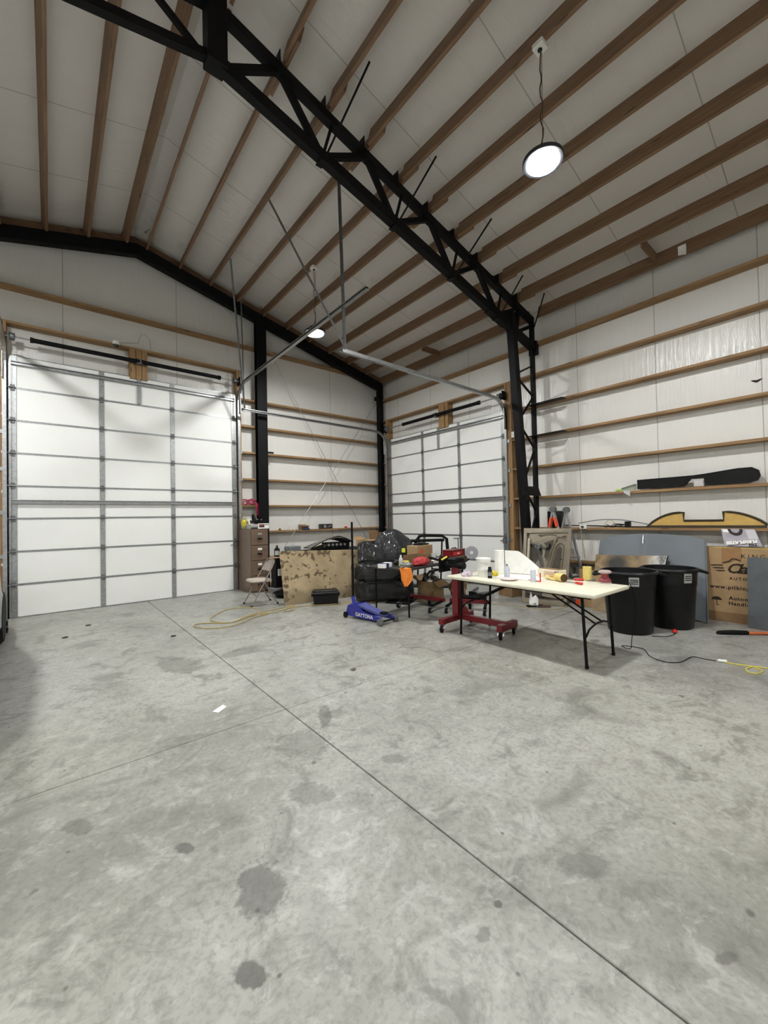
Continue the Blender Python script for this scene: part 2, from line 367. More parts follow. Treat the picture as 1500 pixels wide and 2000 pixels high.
# door jambs and the boards that carry the spring brackets
for a, b in ((-4.045, -4.005), (-3.997, -3.958)): part(wg, 'jamb', MB().bb((a, -.035, 0), (b, LW, 4.81), bev=.002), WZ)
for a, b in ((-7.79, -7.75), (-7.96, -7.80)): part(wg, 'jamb', MB().bb((a, -.035, 0), (b, LW, 4.81), bev=.002), WZ)
for k in range(3): part(wg, 'spring_board', MB().bb((-6.045+.098*k, -.03-.012*(k == 1), 4.22), (-5.953+.098*k, LW, 4.78), bev=.002), WZ)
for a, b in ((-.375, -.335), (-.33, -.29)): part(we, 'jamb', MB().bb((-.035, a, 0), (LW, b, 4.19), bev=.002), WZ)
for a, b in ((-4.135, -4.095), (-4.245, -4.14)): part(we, 'jamb', MB().bb((-.035, a, 0), (LW, b, 4.19), bev=.002), WZ)
yb = XW(864, 830).y
for k in range(3): part(we, 'spring_board', MB().bb((-.03-.012*(k == 1), yb-.15+.1*k-.046, 3.60), (LW, yb-.15+.1*k+.046, 4.18), bev=.002), WZ)

# ------------------------------------------------------------------ sectional doors
def sect_door(name, label, W, hs, stiles, loc, rz, run, strut_mid, spring, hanger_pts):
    root = link(name, None, None, loc, rz); root['kind'] = 'structure'; root['label'] = label
    H = sum(hs); z = 0.0
    edges = [0.0]
    for i, h in enumerate(hs):
        sec = part(root, 'section', MB().bb((.0, .0, z+.012), (W, .045, z+h-.012), bev=.004), DOORW)
        for zz in (z+.009, z+h-.009):
            part(sec, 'rail', MB().bb((.0, -.006, zz-.008), (W, .04, zz+.008), bev=.002), GALV)
        for u, w in [(.05, .10)] + [(s, .075) for s in stiles] + [(W-.05, .10)]:
            part(sec, 'stile', MB().bb((u-w/2, -.012, z+.016), (u+w/2, .002, z+h-.016), bev=.002), GALV)
        if i:
            for u in [.05]+list(stiles)+[W-.05]:
                hg = MB().bb((u-.028, -.03, z-.05), (u+.028, -.012, z+.05), bev=.004).cyl((u-.04, -.032, z), (u+.04, -.032, z), .012, n=8)
                if u in (.05, W-.05): s_ = -1 if u == .05 else 1; hg.cyl((u, -.05, z), (u+s_*.10, -.05, z), .008, n=8).cyl((u+s_*.09, -.05, z), (u+s_*.115, -.05, z), .024, n=12)
                part(sec, 'hinge', hg, GALVD)
        z += h; edges.append(z)
    def strut(zc):
        prof = [(-.0, -.03), (.045, -.03), (.045, -.02), (.012, -.014), (.012, .014), (.045, .02), (.045, .03), (0, .03)]
        mb = MB().sweep([(.03, -.012, zc), (W-.03, -.012, zc)], prof, (0, -1, 0)); part(root, 'strut', mb, GALV)
    strut(H-.13); strut(strut_mid)
    part(root, 'opener_bracket', MB().bb((W/2-.03, -.03, H-.52), (W/2+.03, -.01, H-.02), bev=.003), GALV)
    part(root, 'bottom_seal', MB().bb((0, .0, 0), (W, .05, .012)), RUBBER)
    part(root, 'slide_lock', MB().bb((W-.10, -.045, .93), (W-.02, -.012, 1.03), bev=.004).cyl((W-.16, -.035, .98), (W+.03, -.035, .98), .010, n=8), GALVD)
    # tracks
    for u, sd in ((-.045, 1), (W+.045, -1)):
        path = [(u, -.055, .02), (u, -.055, H-.20)]; r = .38
        for k in range(1, 9):
            a = math.pi/2*k/8; path.append((u, -.055-r*(1-math.cos(a)), H-.20+r*math.sin(a)))
        path.append((u, -run, H-.20+r+.03))
        prof = [(-.026, -.018), (.026, -.018), (.026, -.010), (.020, -.010), (.020, -.014), (-.020, -.014), (-.020, .014), (.020, .014), (.020, .010), (.026, .010), (.026, .018), (-.026, .018)]
        part(root, 'track', MB().sweep(path, [(a, b*1.25) for a, b in prof], (sd, 0, 0)), GALV)
        # angle the horizontal track is riveted to
        part(root, 'track_angle', MB().bar((u, -.55, H-.20+r+.032), (u, -run+.05, H-.20+r+.055), .045, .006).bar((u-sd*.022, -.55, H-.20+r+.01), (u-sd*.022, -run+.05, H-.20+r+.035), .006, .05), GALV)
        part(root, 'flag_bracket', MB().bb((u-.006-sd*.02, -.14, H-.42), (u+.006-sd*.02, -.03, H+.10), bev=.002), GALV)
        for zz in (.35, 1.0, 1.7, 2.4, 3.0): part(root, 'jamb_bracket', MB().bb((u-sd*.075, -.05, zz-.03), (u-sd*.012, -.036, zz+.03)), GALV)
    # torsion shaft, springs, drums
    zs = H+.27; ys = -.10
    part(root, 'torsion_shaft', MB().cyl((-.06, ys, zs), (W+.06, ys, zs), .013, n=10), GALV)
    for a, b in spring:
        mb = MB(); n = 46; prof = []
        for k in range(n): t_ = k/(n-1)*(b-a); prof += [(.036, t_), (.040, t_+(b-a)/n*.5)]
        mb.lathe(prof, 12, (a, ys, zs), (1, 0, 0)); part(root, 'torsion_spring', mb, STEEL, 60)
        for e in (a-.02, b-.02): part(root, 'winding_cone', MB().cyl((e, ys, zs), (e+.05, ys, zs), .047, .042, n=12), STEEL)
    part(root, 'center_bracket', MB().bb((W/2-.05, -.13, zs-.05), (W/2+.05, -.03, zs+.05), bev=.004), GALVD)
    for u, s_ in ((.0, 1), (W, -1)):
        part(root, 'cable_drum', MB().lathe([(.02, 0), (.072, 0), (.058, .012), (.058, .05), (.066, .062), (.03, .07)], 18, (u+s_*.02, ys, zs), (s_, 0, 0)), GALVD, 40)
        part(root, 'end_bearing_plate', MB().bb((u-.05*s_-.005, -.17, zs-.09), (u-.05*s_+.005, -.03, zs+.09), bev=.002), STEEL)
        part(root, 'lift_cable', MB().cyl((u+s_*.03, -.06, .1), (u+s_*.04, ys+.05, zs), .0025, n=5), GALVD)
    inv = Matrix.Rotation(-rz, 3, 'Z')
    for a, b, w in hanger_pts:
        a = inv @ (Vector(a)-Vector(loc)); b = inv @ (Vector(b)-Vector(loc))
        mb = MB().bar(a, b, w, .004).bar(a+Vector((w/2, 0, 0)), b+Vector((w/2, 0, 0)), .004, w); part(root, 'track_hanger', mb, GALVD if w > .034 else GALV)
    return root
S21 = .5334
xa, xb = -7.728, -4.066
st1 = [YW(200, 950).x-xa, YW(338, 950).x-xa]
s1 = (YW(62, 667, -.1).x-xa, YW(428, 739, -.1).x-xa)
zm1 = .5*(YW(30, 979).z+YW(455, 984).z)
def roof_at(x): return pur_z(x)
sect_door('door_1', 'wide white insulated overhead door with two torsion springs on the back wall', xb-xa, [S21]*8, st1, (xa, 0, 0), 0, 4.75, zm1,
          [(s1[0], 1.80), (1.88, s1[1])],
          [((-7.775, -4.3, 4.47), (-7.80, -4.3, 6.25), .03), ((-7.775, -1.2, 4.47), (-7.775, -.9, 6.25), .03)])
ya, yb_ = -.391, -4.080
st2 = [-(XW(827, 950).y-ya), -(XW(898, 940).y-ya)]
s2 = (-(XW(788, 829, -.1).y-ya), -(XW(935, 787, -.1).y-ya))
zm2 = .5*(XW(768, 985).z+XW(985, 972).z)
sect_door('door_2', 'smaller white insulated overhead door on the right wall', ya-yb_, [S21]*5+[.457, S21], st2, (0, ya, 0), -math.pi/2, 4.06, zm2,
          [(s2[0], 1.80), (1.88, s2[1])],
          [((-4.03, -4.20, 3.86), (-4.05, -4.16, 6.27), .045), ((-4.02, -4.2, 3.88), (-4.62, -3.1, 6.38), .03),
           ((-4.02, -.40, 3.88), (-4.03, -.32, 6.27), .03), ((-4.02, -.42, 3.88), (-4.6, -1.35, 6.38), .035)])

# ------------------------------------------------------------------ black steel frames
tr = thing('roof_truss', 'black welded steel roof truss on lattice column crossing the hall under the purlins', 'truss', (0, TY, 0))
def top(x): return EAVE-.055-SL*x if x >= RX else EAVE-.055-SL*RX-SL*(RX-x)
def bot(x): return 4.69-.241*x if x >= RX else 4.69-.241*RX-.241*(RX-x)
part(tr, 'top_chord', MB().bar((RX, 0, top(RX)), (-.06, 0, top(-.06)), .10, .10), STEEL)
part(tr, 'bottom_chord', MB().bar((RX, 0, bot(RX)), (.02, 0, bot(.02)), .10, .13), STEEL)
part(tr, 'top_chord', MB().bar((RX, 0, top(RX)), (XL+.1, 0, top(XL+.1)), .10, .10), STEEL)
part(tr, 'bottom_chord', MB().bar((RX, 0, bot(RX)), (XL+.1, 0, bot(XL+.1)), .08, .08), STEEL)
part(tr, 'king_post', MB().bb((RX-.07, -.09, bot(RX)-.08), (RX+.12, .09, top(RX)+.06), bev=.004), STEEL)
TN = [YW(*q, TY).x for q in ((545, 140), (715, 300), (838, 430), (930, 525), (1012, 603))]
BN = [YW(*q, TY).x for q in ((628, 300), (770, 440), (882, 537), (970, 618))]
seq = [(-5.82, bot(-5.82)), (TN[0], top(TN[0]))]
for k in range(4): seq += [(BN[k], bot(BN[k])), (TN[k+1], top(TN[k+1]))]
seq += [(-.62, bot(-.62)), (-.10, top(-.1)-.12)]
for a, b in zip(seq[:-1], seq[1:]): part(tr, 'web', MB().bar((a[0], 0, a[1]), (b[0], 0, b[1]), .065, .065), STEEL)
ml = [(2*RX-x, z) for x, z in seq]
for a, b in zip(ml[:-1], ml[1:]): part(tr, 'web', MB().bar((a[0], 0, a[1]), (b[0], 0, b[1]), .05, .05), STEEL)
FB = [(722, 120), (852, 305), (960, 427), (1021, 538)]
def rp(q):
    d = ray(*q); t_ = (EAVE+.03-SL*CAM.x-CAM.z)/(d.z+SL*d.x); return CAM+d*t_
for x in BN:
    part(tr, 'web_stiffener', MB().bar((x+.01, .0, bot(x)), (x+.16, 0, top(x+.16)), .03, .03), STEEL)
    part(tr, 'fly_brace', MB().cyl((x+.02, -.05, bot(x)-.03), rp(FB[BN.index(x)])-Vector((0, TY, 0)), .012, n=8), STEEL)
    part(tr, 'brace_clip', MB().bb((x-.05, -.06, bot(x)-.085), (x+.03, .06, bot(x)-.07)), STEEL)
part(tr, 'fly_brace', MB().cyl((-.06, -.05, 5.08), rp((1063, 573))-Vector((0, TY, 0)), .012, n=8), STEEL)
part(tr, 'splice_plate', MB().bar((-1.45, 0, bot(-1.45)), (-.95, 0, bot(-.95)), .12, .155), STEEL)
for x in pxs[1:10]: part(tr, 'purlin_clip', MB().bb((x-.030, -.05, top(x)+.03), (x-.022, .05, pur_z(x)+.15)), STEEL)
# lattice column: leaning inner leg, upright outer leg, zig-zag lacing
ci = lambda z: -.335 - .088*(z-0.0)
part(tr, 'inner_leg', MB().bar((ci(0), 0, .02), (ci(4.98), 0, 5.15), .13, .13, up=(1, 0, 0)), STEEL)
part(tr, 'outer_leg', MB().bar((-.065, 0, .02), (-.065, 0, top(-.06)), .055, .10, up=(1, 0, 0)), STEEL)
zz = [.25, .85, 1.55, 2.05, 2.75, 3.2, 3.75, 4.05, 4.35]
for k in range(len(zz)-1):
    a = (ci(zz[k]) if k % 2 else -.07, 0, zz[k]); b = (-.07 if k % 2 else ci(zz[k+1]), 0, zz[k+1]); part(tr, 'lacing', MB().bar(a, b, .03, .03), STEEL)
for z in GZ[4:6]: part(tr, 'girt_clip', MB().bb((-.20, -.62, z-.030), (-.03, .06, z-.022)), STEEL)
part(tr, 'gusset', MB().prism([(-.62, -.07, 1.85), (.0, -.07, 1.85), (-.10, -.07, 2.02), (-.50, -.07, 2.02)], (0, .012, 0)), STEEL)
part(tr, 'base_plate', MB().bb((-.50, -.14, 0), (.02, .14, .02)), STEEL)
part(tr, 'chord_cap', MB().bb((-.06, -.08, 4.56), (.03, .08, 4.82), bev=.003), STEEL)

ef = thing('end_frame', 'black steel rafter frame and posts standing against the back wall', 'steel frame', (0, -.10, 0))
def eb(x): return 5.045-.252*x if x >= RX else 5.045-.252*RX-.252*(RX-x)
for x1, nm in ((.0, 'rafter'), (XL+.05, 'rafter')):
    part(ef, nm, MB().prism([(RX, -.07, eb(RX)), (x1, -.07, eb(x1)), (x1, -.07, eb(x1)+.215), (RX, -.07, eb(RX)+.215)], (0, .14, 0)), STEEL)
mx0, mx1 = YW(503, 800, -.17).x, YW(522, 800, -.17).x
def ibeam(x0, x1, z1):
    return MB().bb((x0, -.075, 0), (x1, -.063, z1)).bb((x0, .06, 0), (x1, .072, z1)).bb(((x0+x1)/2-.006, -.065, 0), ((x0+x1)/2+.006, .065, z1))
part(ef, 'wind_post', ibeam(mx0, mx1, eb(mx0)-.001), STEEL)
part(ef, 'post_base', MB().bb((mx0-.03, -.1, 0), (mx1+.03, .08, .015)), STEEL)
part(ef, 'corner_post', MB().bb((-.13, -.07, 0), (.005, .07, eb(-.06)), bev=.004), STEEL)
part(ef, 'girt_tab', MB().bb((mx1, -.02, 3.02), (mx1+.16, -.008, 3.06)), STEEL)
part(ef, 'haunch', MB().bb((-.20, -.07, 4.78), (-.13, .07, 4.88)), STEEL)
for x1, a in ((.0, 0), (XL+.05, 1)):
    mb = MB().prism([(RX, .0, pur_z(RX)+.02), (x1, .0, pur_z(x1)+.02), (x1, 0, ceil_z(x1)-.002), (RX, 0, ceil_z(RX)-.002)], (0, .04, 0)); part(wg, 'nailer', mb, PURLX)
# cross-brace rods in the corner bay
for a, b in (((mx1+.02, 5.62), (-.2, .35)), ((-.15, 4.72), (mx1+.05, .35))):
    single('brace_rod', MB().cyl((a[0], -.032-.016*(a[0] > -1), a[1]), (b[0], -.032-.016*(a[0] > -1), b[1]), .006, n=6), GALV,
           'thin steel brace rod from %s of the back corner bay' % ('upper left to lower right' if a[0] < -1 else 'upper right to lower left'), 'rod', group='cross-brace rods')

# ------------------------------------------------------------------ lamps
def emitter():
    t = NT('lamp_diffuser'); t.set(t.b, 'Base Color', (1, 1, 1, 1)); t.set(t.b, 'Emission Color', (.985, 1.0, .995, 1)); t.set(t.b, 'Emission Strength', LAMP_STRENGTH); return t.mat
EMIT = emitter(); LAMPB = M('lamp_housing', (52, 54, 58), .4, .4); WIRE = M('lamp_cord', (70, 60, 48), .6)
def lamp(x, y, z, label):
    L = thing('pendant_light', label, 'lamp', (x, y, z), 0, 'round high-bay lamps')
    mb = MB().lathe([(.185, .0), (.19, .01), (.19, .035), (.15, .05), (.11, .06), (.10, .11), (.06, .12), (.0, .12)], 40)
    part(L, 'housing', mb, LAMPB, 35)
    part(L, 'diffuser', MB().lathe([(.0, -.006), (.148, -.006), (.152, .0)], 40), EMIT)
    zt = pur_z(x)-z
    wob = [(.012*math.sin(k*1.3), .012*math.cos(k*1.7), .20+(zt-.24)*k/14) for k in range(15)]
    part(L, 'cord', MB().tube(wob, .006, 6), WIRE)
    part(L, 'safety_wire', MB().cyl((.02, .01, .16), (.035, 0, zt), .003, n=5), WIRE)
    part(L, 'hook', MB().tube([(.02*math.cos(a), 0, .16+.03*math.sin(a)) for a in [k*.6 for k in range(10)]], .006, 6), LAMPB)
    b = part(L, 'junction_box', MB().box((0, 0, zt-.028), (.11, .11, .055), bev=.006), WHITE)
    part(b, 'receptacle', MB().cyl((0, 0, zt-.055), (0, 0, zt-.062), .022, n=16), BLACK)
    return L
LX = pxs[6]
lamp(LX, -6.88, 4.93, 'round pendant high-bay lamp glowing nearest the camera on the right')
lamp(LX, -2.45, 4.88, 'round pendant high-bay lamp glowing beyond the truss, crossed by a door track')
lamp(-8.45, -2.45, 4.96, 'round pendant high-bay lamp out of view left near the back wall')
lamp(-8.45, -6.88, 4.93, 'round pendant high-bay lamp out of view above left of the camera')
lamp(LX, -11.4, 4.93, 'round pendant high-bay lamp behind the camera on the right')
lamp(-8.45, -11.4, 4.93, 'round pendant high-bay lamp behind the camera on the left')

# ------------------------------------------------------------------ left part: cabinet, chair, stained sheet
fx, fy = -4.045, -.70
fc = thing('filing_cabinet', 'tall taupe four-drawer steel filing cabinet beside the wide overhead door', 'cabinet', (fx+.19, fy+.33, 0))
part(fc, 'body', MB().bb((-.19, -.32, .0), (.19, .33, 1.32), bev=.004), TAUPE)
for k in range(4):
    z0 = .04+.315*k
    d = part(fc, 'drawer', MB().bb((-.178, -.34, z0), (.178, -.318, z0+.300), bev=.005), TAUPE)
    part(d, 'handle', MB().tube([(-.055, -.342, z0+.16), (-.05, -.372, z0+.15), (.05, -.372, z0+.15), (.055, -.342, z0+.16)], .009, 8), CHROME)
    part(d, 'pull_cup', MB().bb((-.05, -.346, z0+.115), (.05, -.339, z0+.165), bev=.003), STEEL)
    part(d, 'label_holder', MB().bb((-.045, -.346, z0+.21), (.045, -.339, z0+.255), bev=.002), CHROME if k == 3 else PAPER)
tz = 1.322
b = thing('carton', 'small white carton with black and orange print on the filing cabinet', 'box', (fx+.29, fy+.10, tz), R(-4))
part(b, 'body', MB().box((0, 0, .055), (.23, .2, .11), bev=.003), PAPER)
part(b, 'dark_print', MB().box((-.04, -.1005, .062), (.11, .002, .065)), INK); part(b, 'orange_print', MB().box((-.045, -.102, .072), (.08, .002, .026)), M('rust_print', (170, 70, 50), .6))
part(b, 'fine_print', MB().box((.062, -.1012, .085), (.08, .002, .012)), INK)
rb = thing('charger_unit', 'flat grey unit with a row of dark buttons on the filing cabinet', 'charger', (fx+.09, fy+.13, tz), R(6))
part(rb, 'case', MB().box((0, 0, .05), (.16, .2, .10), bev=.01, seg=2), M('pale_grey_plastic', (170, 170, 166), .5, var=.1))
part(rb, 'button_strip', MB().box((0, -.101, .02), (.15, .006, .035)), BLACK)
for k in range(5): part(rb, 'button', MB().box((-.056+.028*k, -.106, .02), (.018, .006, .016), bev=.002), GREYP)
tw = thing('tool_tray', 'black open tray of loose hardware on top of the white carton', 'tray', (fx+.22, fy+.13, tz+.111), R(3))
part(tw, 'tray', MB().prism([(-.13, -.09, 0), (.13, -.09, 0), (.15, -.09, .07), (-.15, -.09, .07)], (0, .012, 0)).prism([(-.13, .08, 0), (.13, .08, 0), (.15, .08, .07), (-.15, .08, .07)], (0, .012, 0))
     .bb((-.14, -.09, 0), (.14, .09, .01)).prism([(-.13, -.09, 0), (-.15, -.09, .07), (-.14, -.09, .07), (-.12, -.09, 0)], (0, .18, 0)).prism([(.13, -.09, 0), (.15, -.09, .07), (.14, -.09, .07), (.12, -.09, 0)], (0, .18, 0)), BLACK)
part(tw, 'bottle', MB().lathe([(.0, .01), (.028, .01), (.028, .10), (.012, .13), (.012, .15), (0, .15)], 14, (-.07, .02, 0)), BLACK, 40)
part(tw, 'silver_cap', MB().ball((-.03, -.03, .085), .022), CHROME, 60); part(tw, 'silver_cap', MB().ball((.06, -.02, .075), .018), CHROME, 60)
part(tw, 'spray_trigger', MB().box((-.10, .03, .11), (.05, .04, .17), bev=.01), BLACK)
def crumple(mb, c, sx, sy, sz, amp, seed, n=3):
    rnd = random.Random(seed); bm = bmesh.new(); bmesh.ops.create_icosphere(bm, subdivisions=n, radius=1.0); bm.verts.index_update()
    vs = []
    for v in bm.verts:
        k = 1 + amp*(rnd.random()-.5) + .5*amp*math.sin(5*v.co.x+seed)*math.cos(4*v.co.y-seed); z = max(-.72, v.co.z)
        vs.append(Vector(c)+Vector((v.co.x*sx*k, v.co.y*sy*k, z*sz*k)))
    mb.add(vs, [[v.index for v in f.verts] for f in bm.faces]); bm.free(); return mb
yb0 = thing('plastic_bag', 'crumpled yellow and clear plastic bag hanging at the cabinet corner', 'bag', (fx+.04, fy+.42, tz))
part(yb0, 'film', crumple(MB(), (0, 0, .10), .06, .13, .14, .35, 3), M('bag_film', (178, 172, 120), .25, var=.3, vs=9), 60)
part(yb0, 'yellow_patch', crumple(MB(), (-.03, -.03, .12), .045, .10, .09, .3, 5), YELLOW, 60)
single('paper_sheet', MB().box((0, 0, .10), (.22, .004, .20), rot=Matrix.Rotation(R(-12), 4, 'X')), PAPER, 'white paper sheet propped up at the back of the filing cabinet top', 'paper', (fx+.17, fy+.59, tz+.004))
# pink rope heaped on the girt next to the wind post
ROPE = M('pink_rope', (176, 54, 84), .8, var=.2, vs=30)
rp_ = thing('rope_coil', 'tangled pink rope heaped on the wall girt and hanging down by the post', 'rope', (-3.78, -.04, GZ[2]+.02))
rnd = random.Random(5)
for k in range(13):
    cx, cz, rr = rnd.uniform(-.17, .14), rnd.uniform(.02, .06), rnd.uniform(.035, .075)
    pts = [(cx+rr*math.cos(a)*1.3, .04+.05*math.sin(a+k)+rnd.uniform(-.01, .01), cz+rr*.8*math.sin(a)+.02) for a in [2*math.pi*i/16 for i in range(16)]]
    part(rp_, 'rope_loop', MB().tube([(p[0], p[1], max(.007, p[2])) for p in pts], .0065, 6, True), ROPE, 60)
for k in range(4):
    x0 = .10+.018*k
    part(rp_, 'hanging_strand', MB().tube([(x0-.03, .03, .05), (x0, -.03, .045), (x0+.01, -.055, 0), (x0+.012*math.sin(k), -.05, -.12), (x0+.02, -.055, -.22-.03*k), (x0+.035, -.05, -.12), (x0+.03, -.055, 0), (x0+.02, -.02, .03)], .006, 6), ROPE, 60)

# folding chair (local: faces -y)
CHM = M('beige_grey_steel_tube', (140, 128, 118), .4, .2, var=.1); SEATM = M('beige_vinyl_seat', (186, 174, 162), .5, var=.06); BACKM = M('chair_back_enamel', (150, 138, 128), .35, var=.06)
ch = thing('folding_chair', 'beige steel folding chair with padded seat in front of the filing cabinet', 'chair', (-4.315, -1.835, 0), R(-93))
W2 = .205
for sx in (-1, 1):
    part(ch, 'front_leg', MB().tube([(sx*W2, -.235, .012), (sx*W2, .02, .45), (sx*W2*.99, .145, .67), (sx*W2*.93, .18, .74)], .0115, 10), CHM, 50)
    part(ch, 'rear_leg', MB().tube([(sx*W2*.88, .24, .012), (sx*W2*.88, .0, .415)], .0115, 10), CHM, 50)
    part(ch, 'foot', MB().cyl((sx*W2, -.242, 0), (sx*W2, -.228, .03), .015, n=10), RUBBER); part(ch, 'foot', MB().cyl((sx*W2*.88, .246, 0), (sx*W2*.88, .232, .03), .015, n=10), RUBBER)
part(ch, 'top_rail', MB().tube([(W2*.93*math.cos(a), .18+.02*math.sin(a), .74+.055*math.sin(a)) for a in [math.pi*k/10 for k in range(11)]], .0115, 10), CHM, 50)
part(ch, 'front_stretcher', MB().cyl((-W2, -.13, .19), (W2, -.13, .19), .008, n=8), CHM); part(ch, 'rear_stretcher', MB().cyl((-W2*.88, .17, .125), (W2*.88, .17, .125), .008, n=8), CHM)
def seat_fn(top_):
    prof = []
    for k in range(40):
        a = 2*math.pi*k/40; c, s_ = math.cos(a), math.sin(a); e = 4
        r = 1/(abs(c)**e+abs(s_)**e)**(1/e); prof.append((r*c*.192, r*s_*.2-.03))
    return prof
pr = seat_fn(0); mb = MB(); rings = [(.93, .41), (1.0, .418), (1.0, .437), (.95, .452), (.6, .458), (.0, .459)]
mb.add([(x*k, (y+.03)*k-.03, z-.03*((y+.03)*k)*.8) for k, z in rings for x, y in pr], [(j*40+i, j*40+(i+1) % 40, (j+1)*40+(i+1) % 40, (j+1)*40+i) for j in range(5) for i in range(40)]+[tuple(range(40))[::-1]])
part(ch, 'seat', mb, SEATM, 50)
def back_fn(u, v):
    x = (u-.5)*2*.185*(1-.22*max(0, v-.5)**2*4*(.6+.8*abs(u-.5)**2)); z = .585+v*.20*(1-.30*(2*abs(u-.5))**3)
    return (x, .10+(z-.585)*.55+.03*(1-(2*(u-.5))**2), z)
part(ch, 'backrest', MB().slab(back_fn, 14, 8, (0, -.014, .003)), BACKM, 50)

# stained cardboard sheet, leaning
def stained():
    t = NT('stained_cardboard'); p = t.pos()
    c = t.ramp(t.noise(3, 5, .6, p), [(.3, lin((152, 132, 100))), (.7, lin((184, 164, 130)))])
    n1 = t.noise(3.6, 4, .6, p, .3); n2 = t.noise(11, 3, .6, p, .2)
    m = t.ramp(t.math('ADD', t.math('MULTIPLY', n1, .6), t.math('MULTIPLY', n2, .4)), [(.535, (0, 0, 0, 1)), (.565, (.85, .85, .85, 1))])
    c = t.mix(m, c, lin((78, 62, 42)))
    vo = t.n('ShaderNodeTexVoronoi', i_Scale=8.0); t.set(vo, 'Vector', p)
    sl = t.n('ShaderNodeSeparateColor'); t.set(sl, 0, vo.outputs['Color'])
    d = t.math('ADD', vo.outputs['Distance'], t.math('MULTIPLY', t.math('SUBTRACT', t.noise(26, 2, .5, p), .5), .2))
    c = t.mix(t.math('MULTIPLY', t.ramp(d, [(.16, (.8, .8, .8, 1)), (.22, (0, 0, 0, 1))]), t.math('GREATER_THAN', sl.outputs[0], .72)), c, lin((60, 46, 32)))
    sp = t.n('ShaderNodeSeparateXYZ'); t.set(sp, 0, p)
    wet = t.ramp(t.math('ADD', sp.outputs[2], t.math('MULTIPLY', t.noise(6, 3, .5, p), .25)), [(.28, (.55, .55, .55, 1)), (.40, (0, 0, 0, 1))])
    c = t.mix(wet, c, lin((112, 100, 76))); t.set(t.b, 'Base Color', c); t.set(t.b, 'Roughness', .8); t.bump(n2, .1, .004); return t.mat
A0, A1 = FL(556, 1183), FL(706, 1163)
T0 = YW(545, 1077, -2.10); T1 = YW(700, 1073, -2.34)
nrm = (A1-A0).cross(T0-A0).normalized()*-.012
o = single('cardboard_sheet', MB().slab(lambda u, v: (A0.lerp(A1, u).lerp(T0.lerp(T1, u), v)+Vector((0, .02*math.sin(u*5)*v, 0))), 10, 6, -nrm), stained(), 'large oil-spotted cardboard sheet leaning upright behind the black tote', 'cardboard')
# what it leans on: a low bench
bx = thing('work_bench', 'low grey bench hidden behind the stained cardboard sheet', 'bench', (-3.0, -1.55, 0))
part(bx, 'top', MB().bb((-.62, -.40, .82), (1.25, .40, .86), bev=.004), STEEL)
for sx in (-.56, 1.19):
    for sy in (-.34, .34): part(bx, 'leg', MB().bb((sx-.02, sy-.02, 0), (sx+.02, sy+.02, .82)), STEEL)
# dashboard shell on the bench
GLOSS = M('gloss_black_paint', (30, 29, 27), .16, coat=.6)
db = thing('car_dashboard', 'gloss black curved car dashboard with chrome gauges resting above the stained cardboard', 'dashboard', (YW(642, 1070, -1.6).x, -1.60, .862), R(-8))
def hoodfn(u, v):
    x = -.47+.94*u; a = v*1.0
    z = .07+.19*math.sin(min(1, u*1.15)*math.pi*.5)*(1-.55*max(0, u-.62)/.38) + .05*math.sin(math.pi*u)
    y = -.22+.44*v; return (x, y-.03*math.sin(math.pi*u), z*(1-.25*(v*1.0)**2))
part(db, 'cowl', MB().slab(hoodfn, 16, 6, (0, 0, -.018)), GLOSS, 40)
part(db, 'face_panel', MB().bb((-.20, -.14, .04), (.42, -.10, .16), bev=.01), BLACK)
part(db, 'speaker_ring', MB().lathe([(.0, 0), (.05, 0), (.055, .012), (.045, .02), (.04, .006), (0, .006)], 20, (-.17, -.145, .10), (0, -1, 0)), CHROME, 40)
for k in range(5): part(db, 'gauge', MB().lathe([(.0, 0), (.026, 0), (.028, .008), (.022, .01), (0, .004)], 16, (-.06+.09*k, -.142, .10), (0, -1, 0)), ALU, 40)
part(db, 'lower_trim', MB().bb((-.42, -.16, 0), (.40, -.08, .045), bev=.01), RUBBER)
part(db, 'side_cheek', MB().prism([(-.45, -.2, .02), (-.22, -.2, .0), (-.2, -.2, .12), (-.45, -.2, .07)], (0, .06, 0)), GLOSS)
part(db, 'bracket', MB().bar((-.58, -.18, .03), (-.42, -.17, .012), .03, .015), STEEL)
single('grey_case', MB().box((0, 0, .05), (.26, .22, .10), bev=.012, seg=2), GREYP, 'flat grey plastic case on the bench left of the car dashboard', 'case', (-3.42, -1.32, .862), R(8))
